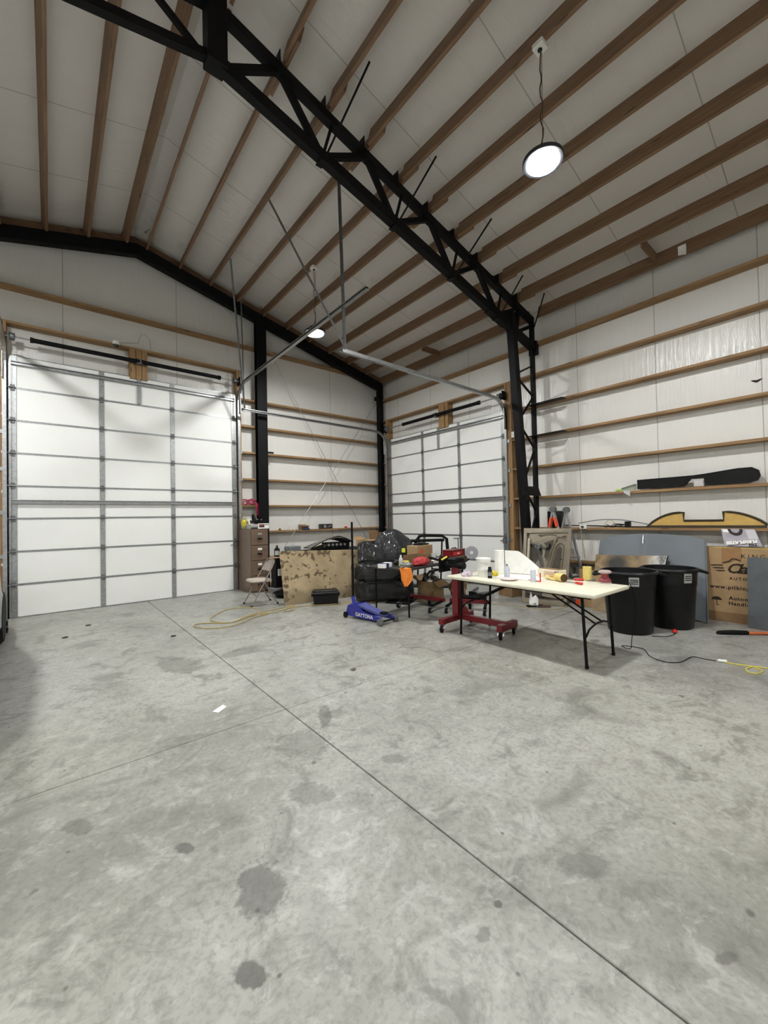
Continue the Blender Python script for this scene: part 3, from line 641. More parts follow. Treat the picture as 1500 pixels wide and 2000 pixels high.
def carton(name, label, loc, rz, d, mat=CARD, flaps=0, open_=False, group=None):
    b = thing(name, label, 'box', loc, rz, group); t_ = .006; x, y, z = d
    if open_:
        part(b, 'walls', MB().bb((-x/2, -y/2, 0), (x/2, -y/2+t_, z)).bb((-x/2, y/2-t_, 0), (x/2, y/2, z)).bb((-x/2, -y/2, 0), (-x/2+t_, y/2, z)).bb((x/2-t_, -y/2, 0), (x/2, y/2, z)).bb((-x/2, -y/2, 0), (x/2, y/2, t_)), mat)
        for k, (p, rot) in enumerate((((0, -y/2, z), ('X', 125)), ((0, y/2, z), ('X', -60)), ((-x/2, 0, z), ('Y', -115)), ((x/2, 0, z), ('Y', 70)))):
            if k >= flaps: break
            if rot[0] == 'X': s_ = MB(); s_.m = Matrix.Translation(p) @ Matrix.Rotation(R(rot[1]) if k == 0 else R(rot[1]), 4, 'X'); s_.bb((-x/2, 0, 0), (x/2, t_, y*.45))
            else: s_ = MB(); s_.m = Matrix.Translation(p) @ Matrix.Rotation(R(rot[1]), 4, 'Y'); s_.bb((0, -y/2, 0), (t_, y/2, x*.45))
            part(b, 'flap', s_, mat)
    else:
        part(b, 'body', MB().box((0, 0, z/2), d, bev=.004), mat)
        part(b, 'tape_strip', MB().box((0, 0, z+.0005), (.05, y*.98, .001)), M('packing_tape', (196, 164, 112), .3))
    return b
carton('cardboard_box', 'crushed open brown carton lying behind the jack handle', (YW(716, 1070, -1.5).x, -1.50, .862), R(20), (.40, .30, .15), CARD, 2, True)
# black tote with lid
tb = thing('storage_tote', 'black lidded plastic tool tote on the floor before the stained sheet', 'tote', (-3.475, -2.66, 0), R(-28))
part(tb, 'bin', MB().add([(x*k, y*k, z) for z, k in ((0, .93), (.17, 1.0)) for x, y in ((-.22, -.125), (.22, -.125), (.22, .125), (-.22, .125))], [(3, 2, 1, 0), (4, 5, 6, 7), (0, 1, 5, 4), (1, 2, 6, 5), (2, 3, 7, 6), (3, 0, 4, 7)]), BLACK)
part(tb, 'lid', MB().box((0, 0, .20), (.47, .28, .05), bev=.012).box((0, 0, .235), (.42, .22, .03), bev=.01), BLACK)
for s_ in (-1, 1): part(tb, 'latch', MB().box((s_*.235, 0, .17), (.025, .09, .06), bev=.006), BLACK)

# black jug, tall case and drip pan between cabinet and sheet
bs = thing('shop_vacuum', 'tall black upright case with a grey base between cabinet and stained sheet', 'case', (-3.62, -1.02, 0), R(10))
part(bs, 'body', MB().bb((-.10, -.09, .12), (.13, .09, .72), bev=.015), BLACK); part(bs, 'base', MB().bb((-.14, -.14, .0), (.17, .14, .12), bev=.01), GREYP)
part(bs, 'label', MB().bb((-.05, -.093, .36), (.04, -.089, .50)), PAPER); part(bs, 'top_tray', MB().bb((-.12, -.11, .72), (.15, .11, .74), bev=.004), M('pink_board', (186, 150, 130), .7))
jg = thing('oil_jug', 'black oil bottle with pale label standing on the upright case', 'bottle', (-3.62, -1.02, .742), R(-30))
part(jg, 'body', MB().box((0, 0, .085), (.11, .07, .17), bev=.02, seg=2), BLACK, 50); part(jg, 'neck', MB().lathe([(.045, .165), (.02, .20), (.018, .235), (0, .235)], 14, (0, 0, 0)), BLACK, 40)
part(jg, 'label', MB().box((0, -.036, .08), (.075, .002, .09)), M('pale_label', (170, 170, 168), .6))
single('drip_pan', MB().lathe([(.0, 0), (.19, 0), (.235, .08), (.25, .082), (.24, .09), (.185, .012), (0, .012)], 28), BLACK, 'round black drip pan on the floor behind the folding chair', 'pan', (-3.66, -1.48, 0), smooth=40)

# things on the lower girt of the back wall
sz = GZ[1]+.0205
def shelf(px, y=.04): return YW(px, 1035, y).x
cc = thing('paper_cups', 'two small white paper cups on the back wall girt', 'cup', (shelf(570), .0, sz))
part(cc, 'cup', MB().lathe([(.0, 0), (.028, 0), (.038, .085), (.035, .085), (.026, .006), (0, .006)], 16, (-.03, .03, 0)), PAPER, 40); part(cc, 'cup', MB().lathe([(.0, 0), (.028, 0), (.038, .085), (.035, .085), (.026, .006), (0, .006)], 16, (.05, .05, 0)), PAPER, 40)
carton('parts_carton', 'small brown carton with raised flap on the back wall girt', (shelf(594), .06, sz), R(4), (.21, .12, .10), CARDD, 2, True)
single('blue_rag', crumple(MB(), (0, 0, .02), .10, .035, .028, .4, 8), M('blue_cloth', (52, 74, 116), .9, var=.2), 'crumpled blue rag lying before the small brown carton', 'rag', (shelf(597, .0), -.012, sz), smooth=60)
pb = thing('printed_carton', 'long black carton printed with pale circles on the back wall girt', 'box', (shelf(637), .06, sz), R(2))
part(pb, 'body', MB().box((0, 0, .06), (.34, .13, .12), bev=.004), M('black_print_card', (40, 38, 36), .5, var=.3, vs=14))
part(pb, 'pale_disc', MB().cyl((-.06, -.0655, .06), (-.06, -.067, .06), .04, n=20), M('print_grey', (150, 148, 146), .6)); part(pb, 'pale_flash', MB().prism([(.0, -.066, .03), (.12, -.066, .05), (.15, -.066, .09), (.05, -.066, .08)], (0, -.002, 0)), M('print_grey2', (120, 116, 112), .6))
single('red_case', MB().box((0, 0, .02), (.07, .05, .04), bev=.008), REDB, 'tiny red plastic case near the corner end of the back girt', 'case', (shelf(676), .05, sz))
single('steel_fitting', MB().cyl((-.03, 0, .015), (.03, 0, .015), .015, n=10).box((.0, 0, .03), (.03, .03, .04)), M('brass', (150, 116, 66), .4, .6), 'small brass fitting on the girt beside the filing cabinet', 'fitting', (shelf(547), .05, sz))

# security camera above the wide door
P = YW(226, 672, -.03)
sc_ = thing('dome_camera', 'small white security camera with black dome above the wide door', 'camera', (P.x, -.080, P.z-.03))
part(sc_, 'base', MB().lathe([(.0, .06), (.055, .06), (.06, .03), (.055, .0), (0, 0)], 20), WHITE, 40); part(sc_, 'dome', MB().lathe([(.048, .0), (.045, -.025), (.03, -.045), (0, -.052)], 20), GLOSS, 60)
part(sc_, 'cable', MB().tube([(.04, .01, .05), (.35, .01, .12), (.40, .012, .30), (.48, .012, .33), (.55, .012, .22), (.56, .012, .02)], .004, 6), GREYP)

# ------------------------------------------------------------------ floor jack
jk = thing('floor_jack', 'blue low-profile floor jack with white lettering and upright black handle', 'jack', (-3.60, -4.08, 0), R(97))
# local: front (saddle end) at -x, rear at +x
side = [(-.40, .045), (-.36, .10), (-.02, .125), (.12, .20), (.20, .215), (.32, .195), (.37, .06), (.36, .035)]
for sy in (-.125, .105): part(jk, 'side_plate', MB().prism([(x, sy, z) for x, z in side], (0, .02, 0)), BLUE)
part(jk, 'lift_arm', MB().add([(-.33, -.06, .09), (-.33, .06, .09), (.16, .09, .19), (.16, -.09, .19), (-.33, -.06, .13), (-.33, .06, .13), (.16, .09, .215), (.16, -.09, .215)], [(0, 1, 2, 3), (4, 5, 6, 7), (0, 1, 5, 4), (1, 2, 6, 5), (2, 3, 7, 6), (3, 0, 4, 7)]), M('worn_blue_paint', (86, 92, 150), .4, var=.35, vs=16))
part(jk, 'saddle', MB().lathe([(.0, 0), (.055, 0), (.062, .02), (.05, .022), (.045, .012), (0, .012)], 20, (-.31, 0, .13)), STEEL, 40)
part(jk, 'front_axle', MB().cyl((-.385, -.155, .05), (-.385, .155, .05), .012, n=10), STEEL)
for sy in (-1, 1):
    part(jk, 'front_wheel', MB().lathe([(.0, 0), (.035, 0), (.05, .008), (.05, .04), (.035, .048), (0, .048)], 20, (-.385, sy*.155-.024, .05), (0, 1, 0)), GALVD, 40)
    part(jk, 'rear_caster', MB().lathe([(.0, 0), (.034, 0), (.038, .006), (.038, .028), (.034, .034), (0, .034)], 18, (.37, sy*.13-.017, .038), (0, 1, 0)), RUBBER, 40)
    part(jk, 'caster_fork', MB().bb((.33, sy*.13-.025, .05), (.39, sy*.13+.025, .085), bev=.004), STEEL)
part(jk, 'rear_block', MB().bb((.16, -.105, .09), (.31, .105, .185), bev=.01), BLUE); part(jk, 'hydraulic_unit', MB().cyl((.10, 0, .15), (.32, 0, .15), .05, n=16), BLUE)
part(jk, 'handle_socket', MB().cyl((.30, -.0, .16), (.34, 0, .30), .032, .028, n=14).bb((.27, -.07, .17), (.33, .07, .20)), BLUE)
hb = Vector((.335, 0, .28)); htop = Vector((.335, 0, 1.44))
part(jk, 'handle', MB().cyl(hb, (.335, 0, .72), .020, n=12).cyl((.335, 0, .70), htop, .0165, n=12), STEEL); part(jk, 'handle_sleeve', MB().cyl((.335, 0, .70), (.335, 0, .78), .0225, n=12), RUBBER)
text_mesh(jk, 'lettering', 'DAYTONA', .075, WHITE, frame((.15, .1275, .058), (-1, 0, 0), (0, 0, 1)), 1.0, .001)

# ------------------------------------------------------------------ plastic-wrapped seats
def film(name, col, rough):
    t = NT(name); v = t.obj(); n = t.noise(7, 5, .7, v, 1.5); t.set(t.b, 'Base Color', t.ramp(n, [(.35, lin(tuple(x*.6 for x in col))), (.7, lin(col))]))
    t.set(t.b, 'Roughness', rough); t.set(t.b, 'Coat Weight', .5); t.set(t.b, 'Coat Roughness', .1); t.bump(n, .8, .04); return t.mat
BAG = film('black_bag_film', (12, 12, 13), .2); WRAP = film('clear_wrap_over_black', (44, 46, 49), .16)
def puff(mb, c, d, rot=None, e=3.2, amp=.04, seed=1, n=20, fold=3):
    """super-ellipsoid cushion"""
    rnd = random.Random(seed); Mx = Matrix.Translation(Vector(c)) @ (rot or Matrix())
    sg = lambda a, p: math.copysign(abs(a)**p, a)
    vs = []
    for i in range(n+1):
        th = -math.pi/2+math.pi*i/n
        for j in range(2*n):
            ph = 2*math.pi*j/(2*n); k = 1+amp*math.sin(fold*ph+seed+2*th)*math.cos(th)*math.cos(2*th+seed)+amp*.6*math.sin(2.7*fold*ph-3*th+seed)*math.cos(th)+amp*.3*(rnd.random()-.5)*math.cos(th); q = 2/e
            vs.append(Mx @ Vector((d[0]/2*sg(math.cos(th), q)*sg(math.cos(ph), q)*k, d[1]/2*sg(math.cos(th), q)*sg(math.sin(ph), q)*k, d[2]/2*sg(math.sin(th), q)*k)))
    return mb.add(vs, [(i*2*n+j, i*2*n+(j+1) % (2*n), (i+1)*2*n+(j+1) % (2*n), (i+1)*2*n+j) for i in range(n) for j in range(2*n)])
seat = thing('car_bench', 'pair of black car seats wrapped in clear plastic behind the dark folding table', 'seat', (-2.44, -3.04, 0), R(-38))
part(seat, 'base', puff(MB(), (0, .0, .20), (1.05, .72, .44), None, 6, .05, 2, 26, 5), BAG, 60)
part(seat, 'cushion', puff(MB(), (0, -.03, .52), (1.02, .74, .34), None, 5, .07, 4, 26, 6), BAG, 60)
part(seat, 'left_backrest', puff(MB(), (-.27, .22, .80), (.44, .24, .52), Matrix.Rotation(R(-14), 4, 'X'), 4.5, .05, 6, 24, 4), film('gloss_wrap', (26, 26, 27), .14), 60)
part(seat, 'wrap_hood', puff(MB(), (.17, .22, .82), (.82, .46, .92), Matrix.Rotation(R(-8), 4, 'X'), 1.75, .06, 9, 28, 9), WRAP, 60)
part(seat, 'piping', MB().tube([(-.45, -.36, .34), (-.2, -.40, .37), (.05, -.40, .37), (.2, -.39, .33), (.3, -.37, .26)], .012, 8), BAG, 60)
part(seat, 'belt_strap', MB().tube([(-.48, .05, .62), (-.40, -.15, .72), (-.2, -.2, .73), (.0, -.22, .70), (.12, -.25, .66)], .014, 8), RUBBER, 60)
single('floor_mat', MB().slab(lambda u, v: ((u-.5)*.75, (v-.5)*.45*(1-.3*u), .004+.01*math.sin(u*6)*v), 8, 6, (0, 0, .006)), RUBBER, 'flat black rubber mat on the floor at the foot of the wrapped seats', 'mat', (-2.28, -3.42, 0), R(25))
carton('tall_carton', 'tall brown carton with torn cut-out standing in the back corner', (-.62, -.62, 0), R(12), (.40, .30, 1.12), CARDD, 2, True)
cb = thing('torn_liner', 'darker torn cardboard panel on the front of the tall corner carton', 'cardboard', (-.70, -.93, .0), R(12))
part(cb, 'panel', MB().prism([(-.16, 0, .55), (.15, 0, .55), (.16, 0, .98), (.06, 0, 1.05), (-.12, 0, 1.02), (-.17, 0, .9)], (0, .012, 0)), CARD); part(cb, 'backing_strip', MB().prism([(-.19, .012, .0), (.18, .012, .0), (.18, .012, .6), (-.19, .012, .6)], (0, .01, 0)), CARD)

# ------------------------------------------------------------------ dark folding table
DTOP = M('dark_table_top', (44, 41, 39), .45, var=.25, vs=7)
tA, tB = Vector((-3.35, -3.70, 0)), Vector((-3.22, -4.52, 0)); tdir = Vector((.988, .157, 0)); tang = math.atan2(.157, .988)
tc = (tA+tB)/2 + tdir*.915
dt = thing('folding_table', 'dark brown folding table crowded with tools and boxes behind the white one', 'table', (tc.x, tc.y, 0), tang)
part(dt, 'table_top', MB().box((0, 0, .720), (1.83, .80, .035), bev=.012, seg=2), DTOP)
for sx in (-1, 1):
    for sy in (-1, 1): part(dt, 'leg', MB().cyl((sx*.78, sy*.33, .0), (sx*.78, sy*.33, .70), .0135, n=10), STEEL)
    part(dt, 'leg_brace', MB().cyl((sx*.78, -.33, .52), (sx*.78, .33, .52), .010, n=8), STEEL); part(dt, 'fold_strut', MB().bar((sx*.78, 0, .52), (sx*.28, 0, .695), .02, .008), STEEL)
DT = .738
def dpos(px, py): p = ZW(px, py, DT); return (p.x, p.y, DT)
b = thing('parts_box', 'blue and white parts box lying at the left end of the dark table', 'box', dpos(752, 1108), R(25))
part(b, 'body', MB().box((0, 0, .032), (.26, .12, .064), bev=.002), PAPER); part(b, 'blue_band', MB().box((-.03, 0, .033), (.09, .122, .064)), NAVY); part(b, 'blue_top', MB().box((-.075, 0, .0655), (.10, .10, .002)), NAVY)
OC = M('orange_cloth', (242, 140, 54), .85, var=.18, vs=14, bump=.1, bs=30)
pe = ZW(797, 1110, .74)
def cloth_fn(u, v):
    z = .0-.0*u; w = .17*(1-.75*max(0, v-.62)/.38)
    x = (u-.5)*w+.02*math.sin(v*3); y = .0+.012*math.sin(u*7+v*3)
    return (x, -.012+y-(.10 if v < .0 else 0), .012-.26*v)
oc = thing('orange_rag', 'bright orange cloth hanging over the front corner of the dark table', 'cloth', (-3.235, -4.50, .738), R(-49))
part(oc, 'hanging_drop', MB().slab(cloth_fn, 10, 14, (0, .003, 0)), OC, 60); part(oc, 'top_fold', MB().slab(lambda u, v: ((u-.5)*.16, v*.08-.012, .003+.010*math.sin(u*8+v*4)+.004), 8, 5, (0, 0, .003)), OC, 60)
single('red_towel', crumple(MB(), (0, 0, .05), .20, .09, .07, .35, 12), M('red_cloth', (186, 62, 66), .9, var=.2, vs=10), 'rumpled red shop towel heaped in the middle of the dark table', 'towel', (-2.72, -4.30, DT), R(10), smooth=60)
single('white_towel', crumple(MB(), (0, 0, .035), .13, .06, .045, .35, 15), M('white_cloth', (222, 214, 210), .9, var=.1), 'crumpled white towel right of the red towel on the dark table', 'towel', (-2.36, -4.28, DT), R(20), smooth=60)
single('plastic_wrap', crumple(MB(), (0, 0, .03), .11, .08, .04, .4, 22), film('clear_film', (190, 190, 184), .15), 'crumpled clear plastic wrap beside the orange cloth', 'wrapping', (-3.04, -4.32, DT), R(15), smooth=60)
carton('parts_tray', 'low brown carton holding bottles on the dark table', (-2.50, -3.98, DT), tang, (.40, .26, .13), CARDD, 0, True)
carton('stickered_carton', 'brown carton with round orange sticker on the dark table', (-2.05, -3.60, DT), tang, (.44, .25, .25), CARD, 0, False)
single('round_sticker', MB().cyl((0, 0, 0), (0, -.002, 0), .045, n=20), M('orange_sticker', (226, 96, 50), .6), 'round orange sticker on the front of the brown carton', 'sticker', (-2.05-.12*math.cos(tang)+.128*math.sin(tang), -3.60-.12*math.sin(tang)-.128*math.cos(tang), DT+.15), tang)
def bottle(name, label, loc, prof, mat, cap=None, capm=None, cat='bottle', band=None, bandm=None, rz=0):
    o = thing(name, label, cat, loc, rz); part(o, 'body', MB().lathe(prof, 20), mat, 40)
    if cap: part(o, 'cap', MB().lathe(cap, 16), capm, 40)
    if band: part(o, 'label', MB().lathe(band, 20), bandm, 40)
    return o
CLEAR = M('clear_plastic', (196, 200, 198), .15, var=.1)
bottle('spray_can', 'spray can with fluorescent yellow cap at the back of the dark table', (-2.63, -3.80, DT), [(.0, 0), (.033, 0), (.033, .16), (.028, .17), (0, .17)], STEEL, [(.0, .235), (.03, .235), (.032, .17)], M('fluo_yellow', (226, 236, 60), .5), 'can')
bottle('clear_bottle', 'clear plastic squeeze bottle at the front of the dark table', (-2.98, -4.12, DT), [(.0, 0), (.032, 0), (.034, .10), (.02, .13), (.012, .14), (0, .14)], CLEAR, [(.014, .14), (.013, .165), (0, .17)], WHITE)
bottle('drink_cup', 'tall frosted plastic cup standing by the low carton on the dark table', (-2.28, -4.16, DT), [(.0, 0), (.03, 0), (.042, .15), (.039, .15), (.028, .006), (0, .006)], CLEAR, None, None, 'cup')
bottle('glue_bottle', 'small white nozzle bottle between towels on the dark table', (-2.37, -4.43, DT), [(.0, 0), (.025, 0), (.027, .07), (.012, .10), (.005, .135), (0, .135)], WHITE)
def rolltool(name, label, loc, rz, L_, mat, grip):
    o = thing(name, label, 'tool', loc, rz); part(o, 'grip', MB().cyl((-L_/2, 0, .014), (-.02, 0, .014), .014, .011, n=10), grip); part(o, 'shaft', MB().cyl((-.02, 0, .012), (L_/2, 0, .010), .005, n=8), mat); return o
rolltool('yellow_driver', 'yellow-handled screwdriver beside the orange cloth on the dark table', (-3.06, -4.16, DT), R(80), .20, STEEL, YELLOW)
single('tape_gun', MB().box((0, 0, .03), (.10, .05, .06), bev=.012).cyl((.03, -.03, .05), (.03, .03, .05), .035, n=16), BLACK, 'black tape dispenser near the yellow screwdriver on the dark table', 'dispenser', (-2.98, -4.0, DT), R(30))
single('yellow_gun', MB().box((0, 0, .05), (.05, .16, .03), bev=.008).box((0, .06, .02), (.04, .04, .045), bev=.006), YELLOW, 'small yellow hand tool near the clear squeeze bottle', 'tool', (-2.86, -4.06, DT), R(30))
# red tool box on a flat carton
ex = thing('flat_carton', 'flat brown carton under the red toolbox at the right end of the dark table', 'box', (-1.72, -4.10, DT), tang)
part(ex, 'body', MB().box((0, 0, .03), (.52, .26, .06), bev=.003), CARDD)
rt_ = thing('red_toolbox', 'red metal toolbox with pale nameplate on the dark table', 'toolbox', (-1.70, -4.10, DT+.061), tang+R(3))
part(rt_, 'body', MB().box((0, 0, .05), (.46, .20, .10), bev=.006), RED); part(rt_, 'front_panel', MB().box((-.05, -.101, .05), (.30, .006, .055), bev=.002), REDB); part(rt_, 'nameplate', MB().box((-.03, -.105, .05), (.07, .004, .018)), PAPER)
part(rt_, 'lid', MB().box((0, 0, .108), (.47, .21, .018), bev=.004), RED); part(rt_, 'carry_handle', MB().tube([(-.08, 0, .117), (-.07, 0, .14), (.07, 0, .14), (.08, 0, .117)], .007, 8), STEEL)
single('socket_tray', MB().box((0, 0, .014), (.30, .14, .028), bev=.004).box((-.05, 0, .035), (.12, .05, .02), bev=.004).cyl((.04, .02, .03), (.13, .02, .03), .015, n=10), BLACK, 'black tray of sockets on top of the stickered carton', 'tray', (-2.02, -3.60, DT+.2525), tang)
# T-handle tool standing behind
th = thing('t_handle_wrench', 'grey T-handle wrench standing upright behind the red toolbox', 'wrench', (-1.38, -3.93, DT))
part(th, 'shaft', MB().cyl((0, 0, .02), (0, 0, .36), .010, n=10), GALVD); part(th, 'cross_handle', MB().cyl((-.07, .05, .35), (.07, -.05, .35), .010, n=10), GALVD); part(th, 'foot', MB().cyl((0, 0, 0), (0, 0, .02), .04, n=14), GALVD)
dsc = thing('brake_disc', 'pale grey steel disc propped on the right end of the dark table', 'disc', (-1.50, -4.33, DT), R(-50))
part(dsc, 'rotor', MB().lathe([(.03, -.006), (.115, -.006), (.115, .006), (.03, .006), (.03, -.006)], 30, (0, 0, .115), (0, 1, .12)), M('pale_steel', (178, 180, 184), .45, .3, var=.06), 30); part(dsc, 'stand', MB().box((0, .05, .02), (.10, .08, .04), bev=.004), BLACK)

# black tubular bumper standing behind
tbm = thing('tube_bumper', 'black tubular steel bumper frame standing before the smaller overhead door', 'bumper', (-1.05, -2.55, 0), R(-52))
part(tbm, 'lower_tube', MB().tube([(-.62, -.06, 1.07), (-.50, -.03, 1.0), (-.2, 0, .985), (.55, 0, 1.0)], .032, 12), STEEL, 50); part(tbm, 'upper_tube', MB().tube([(-.12, .02, .72), (-.06, .02, .98), (.02, .02, 1.085), (.12, .02, 1.10), (.50, .02, 1.09), (.60, .02, 1.02), (.62, .02, .72)], .034, 12), STEEL, 50)
part(tbm, 'upright', MB().bar((-.60, -.06, .6), (-.52, -.05, 1.16), .06, .03), STEEL)
for x in (-.16, .0, .5): part(tbm, 'strut', MB().bar((x-.05, .02, .0), (x, .02, 1.0), .05, .03), STEEL)
part(tbm, 'foot_bar', MB().bb((-.62, -.15, 0), (.62, .15, .03)), STEEL)
part(tbm, 'post', MB().bar((-.60, -.06, .02), (-.60, -.06, .62), .05, .04), STEEL)
# things under the dark table
carton('open_carton', 'open brown carton of scrap on the floor under the dark table', (-1.85, -3.66, .0), R(15), (.40, .32, .34), CARD, 2, True)
single('foil_bag', crumple(MB(), (0, 0, .11), .17, .13, .14, .3, 31), M('foil', (200, 200, 198), .18, .9, var=.3, vs=14), 'crumpled silver foil bag on the open carton under the dark table', 'bag', (-1.85, -3.66, .25), R(15), smooth=20)
single('paper_sack', crumple(MB(), (0, 0, .16), .16, .14, .20, .35, 33), CARDD, 'crumpled brown paper sack on the floor right of the open carton', 'sack', (-1.42, -3.92, 0), smooth=25)
single('black_hose', MB().tube([(.30*math.cos(a)*(1+.05*math.sin(3*a)), .12*math.sin(a)+.0, .03+.01*math.sin(2*a)) for a in [k*.35 for k in range(30)]], .022, 8), RUBBER, 'coiled black hose lying on the floor under the dark table', 'hose', (-1.35, -4.32, 0), R(20), smooth=50)

# ------------------------------------------------------------------ engine stands
def caster(parent, x, y, zt, rz=0.0, wm=RED, r=.05):
    c, s_ = math.cos(rz), math.sin(rz)
    f = part(parent, 'caster', MB().bb((x-.035, y-.035, zt-.008), (x+.035, y+.035, zt)).bar((x-s_*.025, y+c*.025, zt-.004), (x+c*.03-s_*.025, y+s_*.03+c*.025, r), .03, .004).bar((x+s_*.025, y-c*.025, zt-.004), (x+c*.03+s_*.025, y+s_*.03-c*.025, r), .03, .004), GALV)
    ax = Vector((-s_, c, 0)); p0 = Vector((x+c*.03, y+s_*.03, r))-ax*.018
    part(f, 'wheel', MB().lathe([(.028, 0), (.040, .0), (r, .006), (r, .030), (.040, .036), (.028, .036)], 20, p0, ax), RUBBER, 40)
    part(f, 'hub', MB().lathe([(.0, -.001), (.030, -.001), (.030, .037), (0, .037)], 14, p0, ax), wm, 40)
e1 = thing('engine_stand', 'red engine stand on casters standing under the left end of the white table', 'engine stand', (-2.99, -5.24, 0), R(4))
part(e1, 'rear_beam', MB().box((0, 0, .135), (.70, .07, .07), bev=.004), RED); part(e1, 'spine', MB().box((.03, -.37, .15), (.07, .74, .07), bev=.004), RED)
part(e1, 'front_beam', MB().box((.05, -.72, .135), (.38, .075, .08), bev=.004), RED)
part(e1, 'post', MB().box((.0, .0, .48), (.075, .095, .66), bev=.004), RED); part(e1, 'gusset', MB().prism([(.02, -.04, .19), (.02, -.20, .19), (.02, -.04, .42)], (.012, 0, 0)), RED)
for x, y in ((-.31, 0), (.31, 0), (-.10, -.72), (.20, -.72)): caster(e1, x, y, .10, R(200 if x < 0 else 30))
part(e1, 'head_tube', MB().cyl((.0, .18, .83), (0, -.14, .83), .045, n=16), STEEL); part(e1, 'mount_plate', MB().box((0, .19, .83), (.24, .02, .20), bev=.004), STEEL)
for sx in (-1, 1):
    for sz_ in (-1, 1): part(e1, 'mount_arm', MB().cyl((sx*.08, .2, .83+sz_*.06), (sx*.13, .36, .83+sz_*.10), .018, n=10), STEEL)
part(e1, 'crank_bar', MB().cyl((.02, -.10, .86), (.22, -.06, .90), .012, n=10), STEEL); part(e1, 'brass_pin', MB().cyl((-.10, .16, .90), (-.05, .10, .945), .014, n=10), M('brass_yellow', (196, 168, 60), .4, .5))
part(e1, 'rotator_housing', MB().box((.06, .04, .86), (.20, .16, .14), bev=.02), STEEL)
def dolly(label, loc, rz, L_, W_):
    e = thing('engine_dolly', label, 'dolly', loc, rz)
    part(e, 'main_beam', MB().box((0, 0, .145), (L_, .06, .06), bev=.004), RED)
    for sx in (-1, 1):
        part(e, 'leg_tube', MB().cyl((sx*(L_/2-.05), .0, .12), (sx*(L_/2-.02), -W_, .105), .024, n=10), STEEL); caster(e, sx*(L_/2-.02), -W_, .092, R(-90), GALVD, .045)
    caster(e, 0, .05, .112, R(90), GALVD, .045); part(e, 'rear_stub', MB().box((0, .05, .125), (.06, .1, .05), bev=.004), RED)
    return e
p1, p2 = ZW(803, 1163, .145), ZW(868, 1172, .145); v = p2-p1
dolly('red-beamed wheeled dolly with black tube legs under the dark table', ((p1.x+p2.x)/2, (p1.y+p2.y)/2, 0), math.atan2(v.y, v.x), v.length, .34)
e2 = dolly('small red wheeled dolly between the dark table and the white table', (-2.08, -4.72, 0), R(-62), .62, .30)
part(e2, 'black_rest', MB().cyl((-.12, .02, .20), (.26, .02, .20), .035, n=12), RUBBER); part(e2, 'upright', MB().box((-.16, 0, .40), (.03, .03, .46)), RED)

# ------------------------------------------------------------------ white folding table
wt = thing('folding_table', 'white plastic folding table with workshop supplies in the foreground', 'table', (-2.93, -6.28, 0), R(-1.5))
mb = MB(); mb.box((0, 0, .715), (.78, 1.86, .042), bev=.016, seg=2); part(wt, 'table_top', mb, PAPERY, 40)
part(wt, 'apron', MB().bb((-.33, -.86, .675), (-.31, .86, .70)).bb((.31, -.86, .675), (.33, .86, .70)), STEEL)
for sy in (-1, 1):
    yl = sy*.79
    for sx in (-1, 1): part(wt, 'leg', MB().cyl((sx*.29, yl, .0), (sx*.29, yl-sy*.03, .70), .0145, n=12), STEEL); part(wt, 'foot_cap', MB().cyl((sx*.29, yl, 0), (sx*.29, yl, .03), .0175, n=12), RUBBER)
    part(wt, 'leg_hoop', MB().tube([(-.29, yl, .30), (-.22, yl, .36), (-.08, yl, .395), (.08, yl, .395), (.22, yl, .36), (.29, yl, .30)], .0095, 8), STEEL, 50)
    for sx in (-.07, .07): part(wt, 'fold_strut', MB().cyl((sx, yl, .385), (sx*.8, yl-sy*.60, .69), .0095, n=8), STEEL)
WT = .737
def wpos(px, py): p = ZW(px, py, WT); return (p.x, p.y, WT)
P = wpos(945, 1129)
bk = thing('white_bucket', 'white ribbed plastic bucket with lid at the left end of the white table', 'bucket', (-3.06, -5.75, WT))
part(bk, 'body', MB().lathe([(.0, 0), (.072, 0), (.074, .08), (.077, .085), (.077, .094), (.075, .098), (.079, .17), (.081, .175), (0, .175)], 28), WHITE, 35); part(bk, 'lid', MB().lathe([(.082, .172), (.088, .185), (.088, .225), (.083, .232), (0, .232)], 28), WHITE, 35)
bottle('spray_can', 'short black spray can with grey band beside the white bucket', (-3.12, -5.885, WT), [(.0, 0), (.026, 0), (.026, .10), (.02, .112), (0, .112)], BLACK, [(.02, .112), (.02, .135), (0, .135)], BLACK, 'can', [(.0265, .03), (.0265, .075)], GREYP)
RP = Vector((-2.68, -5.72, WT))
pt_ = thing('paper_roll', 'roll of white masking paper standing on end with a loose flap spread', 'paper roll', RP)
part(pt_, 'roll', MB().lathe([(.018, .0), (.062, .0), (.062, .30), (.018, .30), (.018, .0)], 28), PAPER, 40)
def flapf(u, v):
    x = .045+.10*math.sin(u*2.2)*.5+.05*u; y = -.055-.47*u; top_ = .295-.02*u-(.26*max(0, (u-.32)/.68)**1.1); z = .004+v*top_
    return (x+.06*v*u, y, max(.004, z))
part(pt_, 'loose_flap', MB().slab(flapf, 18, 8, (.0015, 0, 0)), PAPER, 60)
part(pt_, 'crease', MB().bar((.10, -.30, .04), (.135, -.42, .17), .003, .003), M('crease_grey', (205, 203, 198), .7))
SPR = M('frosted_bottle', (196, 200, 210), .3, var=.06)
bottle('spray_bottle', 'frosted pump bottle before the standing paper roll', (-2.98, -6.03, WT), [(.0, 0), (.032, 0), (.034, .11), (.022, .135), (.014, .145), (0, .145)], SPR, [(.012, .145), (.010, .165), (.004, .172), (0, .172)], GREYP)
